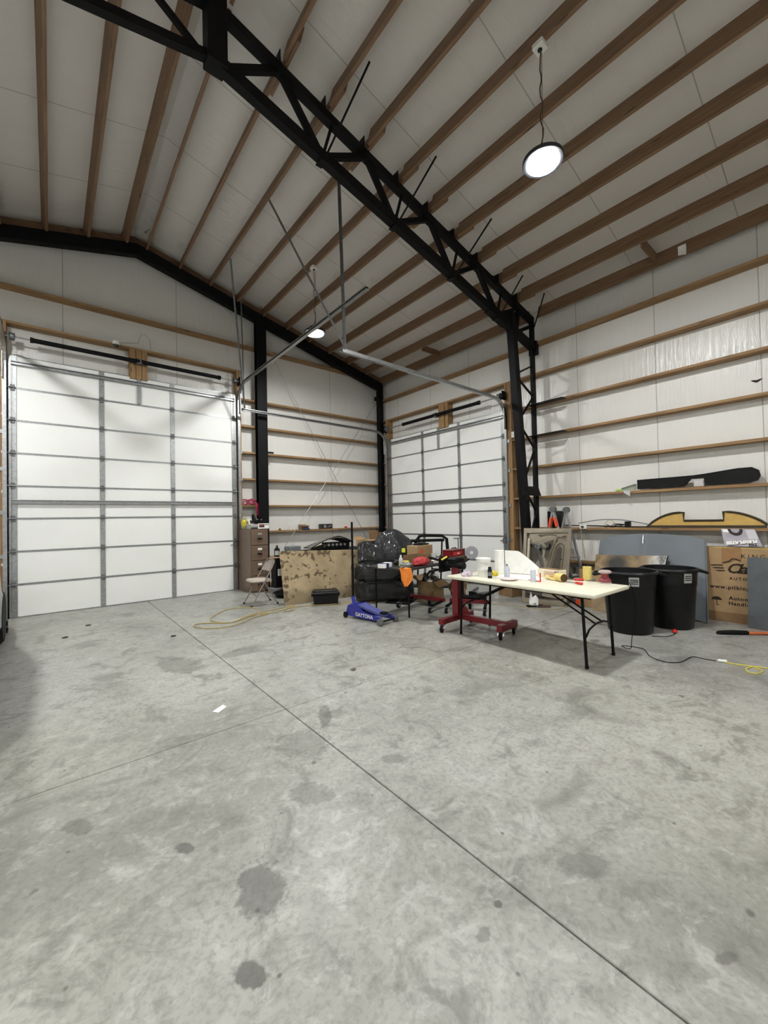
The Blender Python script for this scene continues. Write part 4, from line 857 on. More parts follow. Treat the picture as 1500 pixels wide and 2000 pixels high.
bottle('resin_bottle', 'frosted bottle with white cone cap beside the red square', (-3.03, -6.40, WT), [(.0, 0), (.029, 0), (.03, .125), (.022, .135), (0, .135)], SPR, [(.022, .135), (.012, .165), (.004, .18), (0, .18)], WHITE)
sq = thing('red_square', 'red L-shaped square standing at the foot of the frosted bottle', 'tool', (-2.985, -6.46, WT), R(80))
part(sq, 'blade', MB().bb((-.006, -.004, 0), (.006, .004, .10)), REDB); part(sq, 'arm', MB().bb((.006, -.004, .0), (.16, .004, .010)), REDB)
single('paper_plate', MB().lathe([(.0, .004), (.065, .004), (.09, .018), (.10, .02), (.10, .016), (.068, .0), (0, .0)], 28), M('pinkish_paper', (222, 206, 206), .7, var=.05), 'shallow pale pink paper plate near the front edge of the white table', 'plate', (-3.10, -6.13, WT), smooth=40)
single('paper_wad', crumple(MB(), (0, 0, .025), .07, .05, .035, .6, 41), M('lilac_paper', (206, 192, 204), .8), 'crumpled lilac paper at the left corner of the white table', 'paper', (-3.17, -5.58, WT), smooth=15)
single('yellow_wipe', crumple(MB(), (0, 0, .022), .05, .035, .03, .6, 43), YELLOW, 'small crumpled yellow wipe between the bucket and the paper roll', 'wipe', (-2.90, -5.80, WT), smooth=15)
single('paper_sheet', MB().slab(lambda u, v: ((u-.5)*.42, (v-.5)*.5, .001+.006*math.sin(u*4)*math.sin(v*5)**2), 8, 8, (0, 0, .0015)), PAPER, 'flat white paper sheet lying in the middle of the white table', 'paper', (-2.80, -6.12, WT), R(12))
wb = thing('supply_box', 'long white box with red print and worn brown top on the white table', 'box', (-2.66, -6.42, WT), R(80))
part(wb, 'body', MB().box((0, 0, .055), (.30, .13, .11), bev=.004), M('cream_card', (232, 222, 196), .7, var=.06)); part(wb, 'top_edge', MB().box((0, 0, .1105), (.28, .11, .004)), CARDD)
for k in range(3): part(wb, 'print_line', MB().box((-.03, .0656, .035+.022*k), (.17, .002, .006)), M('red_print', (196, 110, 96), .7))
part(wb, 'photo_panel', MB().box((-.12, .0656, .06), (.055, .002, .08)), M('grey_print', (150, 146, 160), .7))
ty = thing('tape_roll', 'thick yellow masking tape roll lying on its side on the white table', 'tape', (-2.80, -6.60, WT), R(-28))
TPc = Vector((0, 0, .045)); part(ty, 'tape', MB().lathe([(.02, -.06), (.045, -.06), (.045, .06), (.02, .06), (.02, -.06)], 26, TPc, (0, 1, 0)), TAPE, 40); part(ty, 'core', MB().lathe([(.012, -.061), (.0225, -.061), (.0225, .061), (.012, .061), (.012, -.061)], 20, TPc, (0, 1, 0)), CARDD, 40)
part(ty, 'end_paper', MB().lathe([(.0225, -.0615), (.0445, -.0615)], 24, TPc, (0, 1, 0)), M('tape_side', (112, 84, 52), .8))
single('tape_strip', MB().slab(lambda u, v: ((u-.5)*.11, (v-.5)*.09, .002+.045*u*u), 8, 3, (0, 0, .0015)), TAPE, 'loose curled piece of yellow masking paper left of the lying roll', 'tape', (-2.76, -6.47, WT), R(100))
yt = thing('tape_roll', 'yellow masking tape roll standing on end near the sander', 'tape', (-2.50, -6.76, WT))
part(yt, 'tape', MB().lathe([(.02, 0), (.046, 0), (.047, .15), (.02, .15), (.02, 0)], 28), TAPE, 40); part(yt, 'core', MB().lathe([(.014, .001), (.0205, .001), (.0205, .149), (.014, .149), (.014, .001)], 20), CARDD, 40)
rolltool('utility_knife', 'red-handled driver lying toward the front edge of the white table', (-2.86, -6.78, WT), R(76), .20, GALVD, REDB)
rolltool('screwdriver', 'long red-handled scraper lying behind the tape roll on the white table', (-2.66, -6.66, WT), R(120), .24, GALVD, REDB)
rolltool('grey_marker', 'short grey marker leaning by the standing yellow tape roll', (-2.58, -6.83, WT), R(150), .10, GREYP, GREYP)
sd = thing('orbital_sander', 'maroon palm sander with grey top at the right end of the white table', 'sander', (-2.60, -6.99, WT), R(20))
MAR = M('maroon_plastic', (138, 52, 58), .45, var=.15, vs=14)
part(sd, 'pad', MB().cyl((0, 0, .0), (0, 0, .014), .062, n=26), M('pale_pad', (186, 170, 166), .7)); part(sd, 'skirt', MB().lathe([(.058, .014), (.062, .03), (.050, .05), (.04, .06), (0, .06)], 24), MAR, 40)
part(sd, 'body', MB().lathe([(.04, .055), (.036, .085), (.042, .11), (0, .11)], 22), MAR, 40); part(sd, 'palm_top', MB().lathe([(.045, .105), (.064, .112), (.066, .125), (.05, .138), (0, .14)], 24), M('dusty_grey', (176, 158, 152), .7), 40)
part(sd, 'dust_port', MB().cyl((.04, 0, .04), (.09, 0, .045), .018, n=12), BLACK)
S0 = Vector((-2.57, -7.02, WT+.10)); e1_ = FL(1196, 1236); plug = FL(1402, 1293)
cpts = [S0, S0+Vector((.05, -.10, -.02)), Vector((-2.46, -7.20, .70)), Vector((-2.42, -7.22, .45)), Vector((-2.41, -7.17, .15)), Vector((-2.38, -7.14, .02))] + [FL(*q)+Vector((0, 0, .006)) for q in ((1215, 1262), (1255, 1268), (1270, 1283), (1300, 1294), (1330, 1294), (1352, 1284), (1375, 1288), (1398, 1292))]
def smooth_path(P, n=6):
    P = [Vector(p) for p in P]; out = []
    for i in range(len(P)-1):
        a, b, c, d = P[max(i-1, 0)], P[i], P[i+1], P[min(i+2, len(P)-1)]
        for k in range(n):
            t = k/n; out.append(.5*((2*b)+(c-a)*t+(2*a-5*b+4*c-d)*t*t+(3*b-a-3*c+d)*t**3))
    return out+[P[-1]]
def clampz(P, r): return [Vector((p.x, p.y, max(r, p.z))) for p in P]
part(sd, 'power_cord', MB().tube([Matrix.Rotation(-R(20), 3, 'Z') @ (p-Vector((-2.60, -6.99, WT))) for p in clampz(smooth_path(cpts, 7), .004)], .0038, 6), RUBBER, 60)
xc = thing('extension_cord', 'yellow extension cord with pale plug end on the floor at right', 'cord', plug)
yp = [FL(*q)+Vector((0, 0, .006)) for q in ((1412, 1294), (1440, 1299), (1470, 1303), (1488, 1311), (1480, 1317), (1462, 1314), (1458, 1307), (1475, 1303), (1500, 1307), (1560, 1312), (1640, 1310))]
part(xc, 'cable', MB().tube([p-plug for p in clampz(smooth_path(yp), .006)], .0055, 6), M('yellow_cable', (214, 200, 84), .5), 60)
part(xc, 'socket_end', MB().cyl((-.0, 0, .016), (.035, -.06, .014), .014, n=10), WHITE)
yh = thing('air_hose', 'looped tan air hose lying on the floor by the folding chair', 'hose', FL(450, 1215))
YH = M('tan_hose', (180, 158, 92), .5, var=.1)
hp = [(690, 1178), (640, 1182), (580, 1186), (540, 1196), (500, 1206), (460, 1222), (420, 1228), (385, 1227), (380, 1222), (400, 1218), (450, 1217), (480, 1206), (502, 1197), (500, 1190), (480, 1188), (445, 1191), (418, 1204), (412, 1212), (425, 1216), (455, 1216), (490, 1204), (512, 1199), (523, 1197), (520, 1201), (508, 1200), (510, 1196), (545, 1190), (575, 1183), (572, 1186), (556, 1192), (560, 1195), (572, 1192), (574, 1189)]
part(yh, 'hose', MB().tube([p-FL(450, 1215) for p in clampz(smooth_path([FL(*q)+Vector((0, 0, .007+.0035*(k % 3))) for k, q in enumerate(hp)], 6), .006)], .0065, 6), YH, 60)
gc = thing('floor_cable', 'thin tan cable running along the floor under the tables to the ladder', 'cord', FL(980, 1182))
part(gc, 'cable', MB().tube([p-FL(980, 1182) for p in clampz(smooth_path([FL(*q)+Vector((0, 0, .005)) for q in ((640, 1186), (662, 1183), (672, 1176), (700, 1178), (790, 1173), (905, 1175), (960, 1179), (1010, 1184), (1060, 1191), (1095, 1189), (1122, 1180))], 6), .004)], .004, 6), YH, 60)

# ------------------------------------------------------------------ right wall: car door shell
def quad(A, B, Cc, D):
    """u along the bottom A->B, v up to C (over A), D (over B), w out of the face toward the room"""
    n_ = (B-A).cross(Cc-A).normalized()
    if n_.dot(CAM-A) < 0: n_ = -n_
    return lambda u, v, w=0.0: A.lerp(B, u).lerp(Cc.lerp(D, u), v) + n_*w
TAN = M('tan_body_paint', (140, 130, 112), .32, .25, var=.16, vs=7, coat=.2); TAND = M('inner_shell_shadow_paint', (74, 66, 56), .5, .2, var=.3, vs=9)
dA, dB = FL(1020, 1177), FL(1107, 1186); dC, dD = XW(1024, 1032, -.74), XW(1117, 1033, -.66)
Q = quad(dA, dB, dC, dD)
cdr = thing('car_door_shell', 'tan inner car door shell with stamped recesses leaning beside the lattice column', 'car door', dA)
def qp(par, nm, poly, mat, w0, w1):
    n = len(poly); a = [Q(u, v, w0)-dA for u, v in poly]; b = [Q(u, v, w1)-dA for u, v in poly]
    return part(par, nm, MB().add(a+b, [tuple(range(n))[::-1], tuple(range(n, 2*n))]+[(i, (i+1) % n, n+(i+1) % n, n+i) for i in range(n)]), mat)
def bead(par, pts, r, mat, closed=True): return part(par, 'bead', MB().tube([p-dA for p in smooth_path([Q(u, v, .012) for u, v in (pts+[pts[0]] if closed else pts)], 4)], r, 6), mat, 60)
qp(cdr, 'outer_skin', [(.02, .0), (.98, 0), (1, .05), (1, .97), (.96, 1), (.04, 1), (0, .95), (0, .04)], TAN, -.05, -.035)
qp(cdr, 'inner_panel', [(.45, .10), (.97, .03), (.97, .95), (.12, .95), (.12, .80), (.40, .78), (.46, .55)], TAN, -.035, .0)
qp(cdr, 'cavity', [(.03, .06), (.46, .08), (.46, .55), (.40, .80), (.10, .84), (.03, .6)], TAND, -.035, -.02)
for pl in ([(.0, .0), (.07, .02), (.07, .97), (.0, .95)], [(.0, .93), (1, .95), (1, 1), (.0, 1)], [(.93, .0), (1, .02), (1, .97), (.93, .97)], [(.0, 0), (1, .0), (1, .06), (0, .07)]): qp(cdr, 'flange', pl, TAN, -.035, .025)
qp(cdr, 'edge_strip', [(.08, .42), (.13, .42), (.15, .86), (.10, .86)], M('pale_tan', (176, 168, 146), .35), -.02, .03)
qp(cdr, 'stamped_recess', [(.34, .90), (.68, .90), (.62, .76), (.50, .60), (.46, .62), (.50, .76)], TAND, .0, .002)
qp(cdr, 'stamped_recess', [(.62, .44), (.80, .44), (.83, .74), (.78, .78), (.72, .72)], TAND, .0, .002)
qp(cdr, 'slot', [(.74, .88), (.90, .88), (.90, .91), (.74, .91)], TAND, .0, .002)
bead(cdr, [(.32, .91), (.70, .91), (.64, .75), (.5, .57)], .008, TAN, False); bead(cdr, [(.56, .40), (.80, .40), (.86, .74), (.80, .81), (.70, .74)], .010, TAN); bead(cdr, [(.50, .42), (.70, .86), (.9, .86)], .008, TAN, False)
bead(cdr, [(.12, .12), (.88, .09), (.90, .18)], .008, STEEL, False)
part(cdr, 'window_regulator', MB().bar(Q(.16, .80, .01)-dA, Q(.52, .73, .02)-dA, .05, .02).bar(Q(.30, .78, .02)-dA, Q(.44, .48, .02)-dA, .045, .015).cyl(Q(.32, .76, .0)-dA, Q(.32, .76, .03)-dA, .05, n=14), GALVD)
part(cdr, 'latch_hook', MB().tube([Q(u, v, .02)-dA for u, v in ((.48, .74), (.54, .73), (.58, .76), (.57, .80))], .012, 8), STEEL, 50)
for u, v in ((.72, .84), (.82, .60), (.68, .30), (.14, .83)): part(cdr, 'bolt_hole', MB().cyl(Q(u, v, .0)-dA, Q(u, v, .004)-dA, .012, n=10), BLACK)
# ladder
F2 = FL(1131, 1181); P1 = XW(1080, 995, -.46); P2 = XW(1106, 996, -.20)
ld = thing('step_ladder', 'aluminium multi-position ladder with orange sleeves and feet behind the tan door shell', 'ladder', F2)
off = Vector((.27, -.06, 0)); F1 = Vector((-.50, -5.02, 0)); F3 = F1+Vector((.27, -.02, 0)); F4 = F2+off
def rail(a, b, nm='rail', w=.055): part(ld, nm, MB().bar(a-F2, b-F2, .025, w, up=(1, 0, 0)), ALU)
for a, b in ((P1, F1), (P1, F2), (P2, F3), (P2, F4)): rail(a, b)
for k in range(1, 5):
    t = .12+.2*k
    part(ld, 'rung', MB().bar(P1.lerp(F2, t)-F2-Vector((.03, 0, 0)), P2.lerp(F4, t)-F2+Vector((.03, 0, 0)), .05, .022), ALU); part(ld, 'rung', MB().bar(P1.lerp(F1, t)-F2-Vector((.03, 0, 0)), P2.lerp(F3, t)-F2+Vector((.03, 0, 0)), .05, .022), ALU)
for p in (P1, P2): part(ld, 'hinge', MB().cyl(p-F2-Vector((.03, 0, 0)), p-F2+Vector((.03, 0, 0)), .055, n=18), GALVD)
for b in (F1, F2): part(ld, 'orange_sleeve', MB().bar(P1.lerp(b, .09)-F2-Vector((.016, 0, 0)), P1.lerp(b, .19)-F2-Vector((.016, 0, 0)), .03, .062, up=(1, 0, 0)), ORANGE)
for p in (F1, F2, F3, F4): part(ld, 'foot', MB().box(p-F2+Vector((0, 0, .045)), (.06, .09, .09), bev=.01), ORANGE)
part(ld, 'wheel', MB().cyl(F2-F2+Vector((.0, -.10, .07)), Vector((.05, -.10, .07)), .045, n=16), REDB)
single('black_case', MB().box((0, 0, .15), (.16, .26, .30), bev=.02, seg=2), BLACK, 'black case standing on the girt between lattice column and ladder top', 'case', (.03, -5.09, GZ[1]+.021), smooth=40)
carton('floor_carton', 'open brown carton on the floor between ladder and grey hood', (-.40, -6.02, 0), R(-14), (.46, .40, .60), CARD, 1, True)
carton('flat_box', 'plain brown box on the floor left of the tan door shell', (-.52, -4.50, 0), R(-10), (.40, .34, .26), CARDD, 0, False)
for k, (px, py, L_, a, lab) in enumerate(((925, 1158, .55, 30, 'rusty exhaust pipe on the floor nearest the smaller overhead door'), (945, 1163, .40, -15, 'short steel pipe lying left of the plain brown box'))):
    o = thing('exhaust_pipe', lab, 'pipe', FL(px, py), R(a)); part(o, 'tube', MB().tube([(-L_/2, 0, .035), (0, .02, .035), (L_/2, -.04, .05)], .03, 12), GALVD, 50); part(o, 'flange', MB().box((-L_/2, 0, .04), (.02, .10, .08), bev=.004), STEEL)
P = FL(1045, 1185)
dbx = thing('hinge_bracket', 'dark rusty metal brackets lying on the floor under the white table', 'bracket', P, R(-40)); part(dbx, 'plate', MB().box((0, 0, .012), (.26, .08, .024), bev=.004), STEEL); part(dbx, 'rusty_bar', MB().box((.12, -.05, .012), (.22, .05, .02), bev=.004), M('rust', (92, 62, 46), .8, var=.2))
single('torn_paper', MB().add([(-.07, 0, .0), (.02, .0, .03), (.06, 0, -.02), (.07, .02, .10), (.03, .01, .16), (-.02, .02, .12), (-.05, .0, .22), (-.08, .01, .06)], [(0, 1, 7), (1, 5, 6, 7), (1, 2, 3), (1, 3, 4, 5)]).box((0, .0, -.0), (.10, .012, .01)), PAPER, 'torn white paper scrap standing among the rusty brackets', 'paper', (P.x-.02, P.y, .032), R(-45))

# grey hood, leaning
hA, hB = Vector((-.52, -5.93, 0)), FL(1383, 1218); hC, hD = XW(1172, 1050, -.235), XW(1379, 1051, -.235)
HQ = quad(hA, hB, hC, hD)
def hoodq(u, v):
    p = HQ(u, v, .016*math.sin(math.pi*u)); s_ = math.sin(math.pi*u)
    p = p+Vector((0, 0, .11*s_*(1-v)+.06*s_*v-.03*(abs(2*u-1)**6)*v)); c = abs(u-.46)
    return p + (HQ(0, 0, 1)-HQ(0, 0, 0))*(.012*math.exp(-(c/.02)**2))-hA
GRP = M('grey_primer', (106, 112, 118), .38, var=.1, vs=3)
hd = thing('car_hood', 'large grey primed car hood with a centre crease leaning on the right wall', 'car hood', hA)
part(hd, 'skin', MB().slab(hoodq, 48, 14, (.012, 0, 0)), GRP, 50)
part(hd, 'crease_moulding', MB().tube([Vector(hoodq(.46, v))+Vector((-.006, 0, 0)) for v in (.86, .92, .98)], .008, 8), CHROME, 50)
part(hd, 'edge_fold', MB().tube([Vector(hoodq(.998, v))+Vector((-.004, 0, 0)) for v in [k/8 for k in range(9)]], .010, 8), GRP, 50)
part(hd, 'inner_brace', MB().bar(Vector(hoodq(.2, .4))+Vector((.035, 0, 0)), Vector(hoodq(.8, .4))+Vector((.035, 0, 0)), .05, .02), GRP)
# rusted sheet before it
def rusty():
    t = NT('half_sanded_sheet'); p = t.pos(); sp = t.n('ShaderNodeSeparateXYZ'); t.set(sp, 0, p); y = sp.outputs[1]
    n = t.noise(5, 5, .65, p, 1.0); n2 = t.noise(16, 3, .6, p)
    c = t.ramp(n, [(.3, lin((104, 84, 56))), (.55, lin((140, 116, 80))), (.75, lin((160, 138, 100)))])
    right = t.ramp(t.math('ADD', t.math('MULTIPLY', y, -1.0), t.math('MULTIPLY', n, .5)), [(.0, (0, 0, 0, 1)), (1, (1, 1, 1, 1))])
    g = t.n('ShaderNodeMapRange', n_1=-6.62, n_2=-6.80); t.set(g, 0, t.math('ADD', y, t.math('MULTIPLY', t.math('SUBTRACT', n, .5), .5)))
    met = t.ramp(n, [(.35, lin((82, 78, 70))), (.55, lin((168, 168, 164))), (.72, lin((226, 226, 222)))])
    c = t.mix(g.outputs[0], c, met)
    # burnt spot
    bp = XW(1205, 1102, -.43); sb = t.n('ShaderNodeVectorMath', operation='DISTANCE'); t.set(sb, 0, p); t.set(sb, 1, bp)
    c = t.mix(t.ramp(t.math('ADD', sb.outputs['Value'], t.math('MULTIPLY', n2, .06)), [(.12, (.95, .95, .95, 1)), (.26, (0, 0, 0, 1))]), c, lin((30, 28, 24)))
    t.set(t.b, 'Base Color', c); t.set(t.b, 'Metallic', t.math('MULTIPLY', g.outputs[0], .7)); t.set(t.b, 'Roughness', .38); return t.mat
sA, sB, sC, sD = FL(1156, 1192), FL(1320, 1215), XW(1164, 1083, -.40), XW(1305, 1086, -.40); sB = Vector((sA.x+.0, -6.84, 0))
SQ = quad(sA, sB, sC, sD); ms = rusty()
sh = thing('metal_sheet', 'half-sanded rusty metal sheet with a burnt spot leaning before the grey hood', 'metal sheet', sA)
part(sh, 'sheet', MB().slab(lambda u, v: SQ(u, v, .012*math.sin(4*u+3*v))-sA, 14, 10, (.008, 0, 0)), ms, 50); part(sh, 'rolled_edge', MB().tube([SQ(1, v, .004)-sA for v in (0, .25, .5, .75, 1)], .008, 6), STEEL, 50)

# rubbish bins
BIN = M('bin_plastic', (14, 14, 16), .42, var=.15, vs=8, spec=.35)
def bin_(label, x, y, rz):
    o = thing('trash_can', label, 'trash can', (x, y, 0), rz, 'black trash cans')
    part(o, 'barrel', MB().lathe([(.0, .0), (.235, .0), (.25, .02), (.285, .55), (.292, .56), (.292, .60), (.300, .745), (.292, .745), (.278, .55), (.24, .03), (0, .03)], 40), BIN, 40)
    part(o, 'rim', MB().lathe([(.298, .725), (.322, .727), (.328, .745), (.318, .765), (.296, .765), (.290, .745), (.298, .725)], 40), BIN, 40)
    for s_ in (-1, 1):
        part(o, 'handle', MB().tube([(s_*.31, -.085, .735), (s_*.375, -.075, .720), (s_*.40, -.03, .705), (s_*.40, .03, .705), (s_*.375, .075, .720), (s_*.31, .085, .735)], .018, 10), BIN, 60)
    return o
def sticker(o, rz, az, z0, z1, w, lines):
    STK = M('worn_white_label', (172, 172, 170), .5, var=.3, vs=40)
    a0 = az-rz; pr_ = lambda u, v: ((.295+.004+(.012*(z0+(z1-z0)*v-.6)/.2))*math.cos(a0+(u-.5)*w), (.295+.004+(.012*(z0+(z1-z0)*v-.6)/.2))*math.sin(a0+(u-.5)*w), z0+(z1-z0)*v)
    st = part(o, 'label', MB().grid(pr_, 6, 2), STK)
    for k in range(3):
        r_ = lambda u, v, k=k: tuple(Vector(pr_(.1+.8*u, .25+.2*k+.10*v))*1.0+Vector((math.cos(a0)*.002, math.sin(a0)*.002, 0)))
        part(st, 'print_line', MB().grid(r_, 5, 1), INK)
az_ = math.atan2(CAM.y+6.85, CAM.x+1.53)
c1 = bin_('black trash can nearer the white table with a worn white label', -1.535, -6.845, R(-55)); sticker(c1, R(-55), az_+.18, .60, .71, .36, 3)
c2 = bin_('black trash can behind, next to the grey hood', -.925, -7.115, R(-62)); sticker(c2, R(-62), az_+.62, .60, .72, .34, 3)
P = FL(1318, 1236)
rd = thing('work_light_plug', 'small red plastic plug on the floor before the trash cans', 'plug', P, R(20)); part(rd, 'body', MB().ball((0, 0, .022), .05, 12, (1.15, .6, .44)), REDB, 60); part(rd, 'lead', MB().tube([(-.05, 0, .01), (-.12, .02, .005), (-.25, .10, .005), (-.30, .25, .005)], .004, 6), RUBBER)

# printed carton
bxx = -.20; BY = -7.335; zt = XW(1425, 1069, bxx).z
pk = thing('windshield_carton', 'tall flat brown carton printed Classics automotive, leaning flush to the right wall', 'box', (bxx, BY, 0))
part(pk, 'body', MB().bb((.0, -1.55, 0), (.175, .0, zt), bev=.004), CARD)
part(pk, 'bottom_flap', MB().bb((-.003, -1.55, .0), (.0, .0, .13)), CARDD); part(pk, 'top_seam', MB().bb((-.002, -1.5, zt-.012), (.0, -.1, zt-.002)), M('packing_tape_y', (200, 176, 96), .4))
def pp(px, py): p = XW(px, py, bxx-.002); return (p.x-bxx, p.y-BY, p.z)
def ptext(nm, body, px, py, size, sp=1.0, bold=0.0, shear=0.0): return text_mesh(pk, nm, body, size, INK, frame(pp(px, py), (0, -1, 0), (0, 0, 1)), sp, bold, shear)
ptext('lettering', 'KINGTON', 1447, 1090, .076, 1.5)
ptext('lettering', 'Classics', 1418, 1118, .178, .84, .004, .35); ptext('lettering', 'AUTOMOTIVE', 1424.5, 1132, .054, 1.35, .001); ptext('lettering', 'www.pilkington.com', 1387, 1147, .066, 1.25, .002)
ptext('lettering', 'Automotive Glass', 1424, 1171, .064, 1.2, .002); ptext('lettering', 'Handle with care', 1423, 1181, .064, 1.2, .002)
for k, (x0, x1, y_) in enumerate(((1386, 1411, 1102), (1391, 1413, 1107.5), (1397, 1415, 1113))):
    a, b = Vector(pp(x0, y_)), Vector(pp(x1, y_+.6)); part(pk, 'wing_bar', MB().prism([a, b, b+Vector((0, -.008, -.014)), a+Vector((0, -.03, -.014))], (-.001, 0, 0)), INK)
uc = Vector(pp(1400, 1171)); part(pk, 'umbrella_mark', MB().prism([uc+Vector((0, -.055*math.cos(a), .045*math.sin(a))) for a in [math.pi*k/12 for k in range(13)]], (-.001, 0, 0)).bar(uc, uc+Vector((0, 0, -.065)), .007, .002).bar(uc+Vector((0, 0, -.065)), uc+Vector((0, -.025, -.065)), .002, .007), INK)
tp = [pp(*q) for q in ((1409, 1070), (1447, 1070), (1447, 1096), (1435, 1092), (1424, 1098), (1411, 1099))]
part(pk, 'torn_paper_patch', MB().prism(tp, (-.006, 0, 0)), M('torn_kraft', (156, 118, 78), .85, var=.2)); part(pk, 'tear_edge', MB().tube([Vector(pp(*q))+Vector((-.007, 0, 0)) for q in ((1411, 1099), (1424, 1096), (1430, 1091), (1438, 1092), (1446, 1095))], .006, 6), INK)
# steel plate
plA = FL(1461, 1227); z1 = XW(1462, 1088, -.28).z
pl = thing('steel_plate', 'dark grey steel plate leaning against the printed carton', 'plate', plA)
PLT = M('mill_scale_steel', (92, 95, 98), .5, .35, var=.22, vs=5)
part(pl, 'plate', MB().slab(lambda u, v: (.10*v, -.70*u, z1*v), 2, 2, (.008, 0, 0)), PLT)
part(pl, 'rust_edge', MB().bb((-.003, -.70, .0), (.006, 0, .006)), M('rust_orange', (150, 92, 60), .8))
# flat printed box on top
FQ = quad(XW(1416, 1067, -.15), XW(1489, 1067, -.15), XW(1408, 1033, -.03), XW(1474, 1034, -.03)); f0 = FQ(0, 0)
fp = thing('flexplate_box', 'flat grey printed parts box set upside down on the tall brown carton', 'box', f0)
part(fp, 'box', MB().slab(lambda u, v: FQ(u, v)-f0, 2, 2, (.035, 0, .012)), M('purple_grey_print', (142, 136, 146), .4, var=.12))
def fq(u, v, w=.003): return FQ(u, v, w)-f0
part(fp, 'tyre_print', MB().add([fq(.42+.24*math.cos(a)*k, 1.0-.42*math.sin(a)*k) for k in (.55, .95) for a in [math.pi*i/12 for i in range(13)]], [(i, i+1, 14+i, 13+i) for i in range(12)]), INK)
part(fp, 'white_corner', MB().add([fq(.02, .98), fq(.2, .98), fq(.22, .80), (fq(.06, .8))], [(0, 1, 2, 3)]), PAPER)
part(fp, 'pale_side', MB().add([fq(.72, .98), fq(.98, .98), fq(.99, .4), fq(.72, .4)], [(0, 1, 2, 3)]), M('pale_print', (190, 186, 190), .5))
ux = (fq(0, .5)-fq(1, .5)); vy = fq(.5, 0)-fq(.5, 1)
text_mesh(fp, 'lettering', 'FLEXPLATES', .062, WHITE, frame(fq(.93, .36, .006), ux, vy), .9, .004); text_mesh(fp, 'lettering', 'TCI', .05, INK, frame(fq(.90, .14, .006), ux, vy), 1.1, .002)

# ------------------------------------------------------------------ things on the right wall girts
g1 = GZ[1]+.0205; g2 = GZ[2]+.0205
def yy(px, py, x=-.012): return XW(px, py, x).y
YM = M('yellow_plywood', (206, 168, 92), .6, var=.16, vs=7); DK = M('dark_edge', (58, 50, 36), .7, var=.2)
yl, yr, n1, n2 = yy(1265, 1028), yy(1497, 1030), yy(1334, 1018), yy(1412, 1018)
H0 = .225
def up_(y):
    t = (y-yl)/(yr-yl); return .03+(H0-.03)*math.sin(min(1, t/.30)*math.pi/2)**.8 if t < .5 else .05+(H0-.05)*math.sin(min(1, (1-t)/.32)*math.pi/2)**.8
ol = [yl+(n1-yl)*k/8 for k in range(9)]; orr = [n2+(yr-n2)*k/8 for k in range(9)]
out = [(y, up_(y)) for y in ol]+[(n1, .105), (n2, .105)]+[(y, up_(y)) for y in orr]+[(yr+.01, .0), (yl-.02, .0)]
yp_ = thing('dash_template', 'yellow plywood panel with square notch and black edging on the right wall girt', 'panel', (.0, yl, g1))
part(yp_, 'panel', MB().prism([(.03, y-yl, z) for y, z in out], (.02, 0, 0)), YM)
edge = [Vector((.03, y-yl, z)) for y, z in out]
mb = MB()
for a, b in zip(edge, edge[1:]+edge[:1]): mb.bar(a+Vector((-.012, 0, 0)), b+Vector((-.012, 0, 0)), .045 if abs(a.z) > .001 or abs(b.z) > .001 else .06, .020, up=(1, 0, 0))
mb.m = Matrix()
part(yp_, 'edging', MB().tube(edge, .017, 6, True), DK, 40); part(yp_, 'bottom_strip', MB().bb((.0, yr-yl, .0), (.03, .02, .035), bev=.003), DK)
tl, trr = yy(1244, 950), yy(1485, 940); mt0, mt1 = yy(1352, 940), yy(1375, 940)
bt_ = thing('door_trim', 'long black upholstered trim panel with rounded end on the upper right girt', 'trim panel', (.0, tl, g2))
poly = [(tl, .02), (tl, .16), (mt0, .165), (mt1, .175), (yy(1440, 925), .215), (yy(1468, 920), .215), (yy(1482, 928), .17), (trr, .10), (yy(1480, 944), .04), (yy(1465, 945), .02), (mt1-.01, .02), (mt1+.005, .12), (mt0+.02, .12), (mt0+.09, .04), (mt0+.16, .02)]
part(bt_, 'panel', MB().prism([(.0, y-tl, z) for y, z in poly], (.05, 0, 0)), M('black_vinyl', (12, 12, 13), .55, bump=.05, bs=90, spec=.25)); part(bt_, 'welt', MB().tube([(.0, y-tl, z) for y, z in poly[1:9]], .006, 6), BLACK, 50)
single('clear_pouch', MB().box((0, 0, .05), (.03, abs(mt1-mt0)*.9, .10), bev=.01), M('clear_pouch_film', (205, 200, 198), .3, var=.1), 'small clear plastic pouch in the notch of the black trim panel', 'pouch', (.03, (mt0+mt1)/2, g2))
gb = thing('plastic_sleeve', 'grey-green plastic sleeve with neon tip at the left end of the black trim', 'sleeve', (.0, tl, g2))
part(gb, 'film', MB().slab(lambda u, v: (.005+.03*math.sin(v*3), .02+.22*u, .01+(.10-.06*u)*v), 8, 5, (.006, 0, 0)), M('sage_film', (150, 156, 140), .3, var=.15), 60); part(gb, 'neon_tip', MB().ball((.02, .28, .025), .03, 12, (.8, 1.5, .7), .1), M('neon_green', (170, 226, 90), .5), 60)
part(gb, 'hanging_corner', MB().slab(lambda u, v: (-.022, .10+.09*u, .01-.10*v*(1-.6*u)), 5, 5, (.003, 0, 0)), CLEAR, 60)
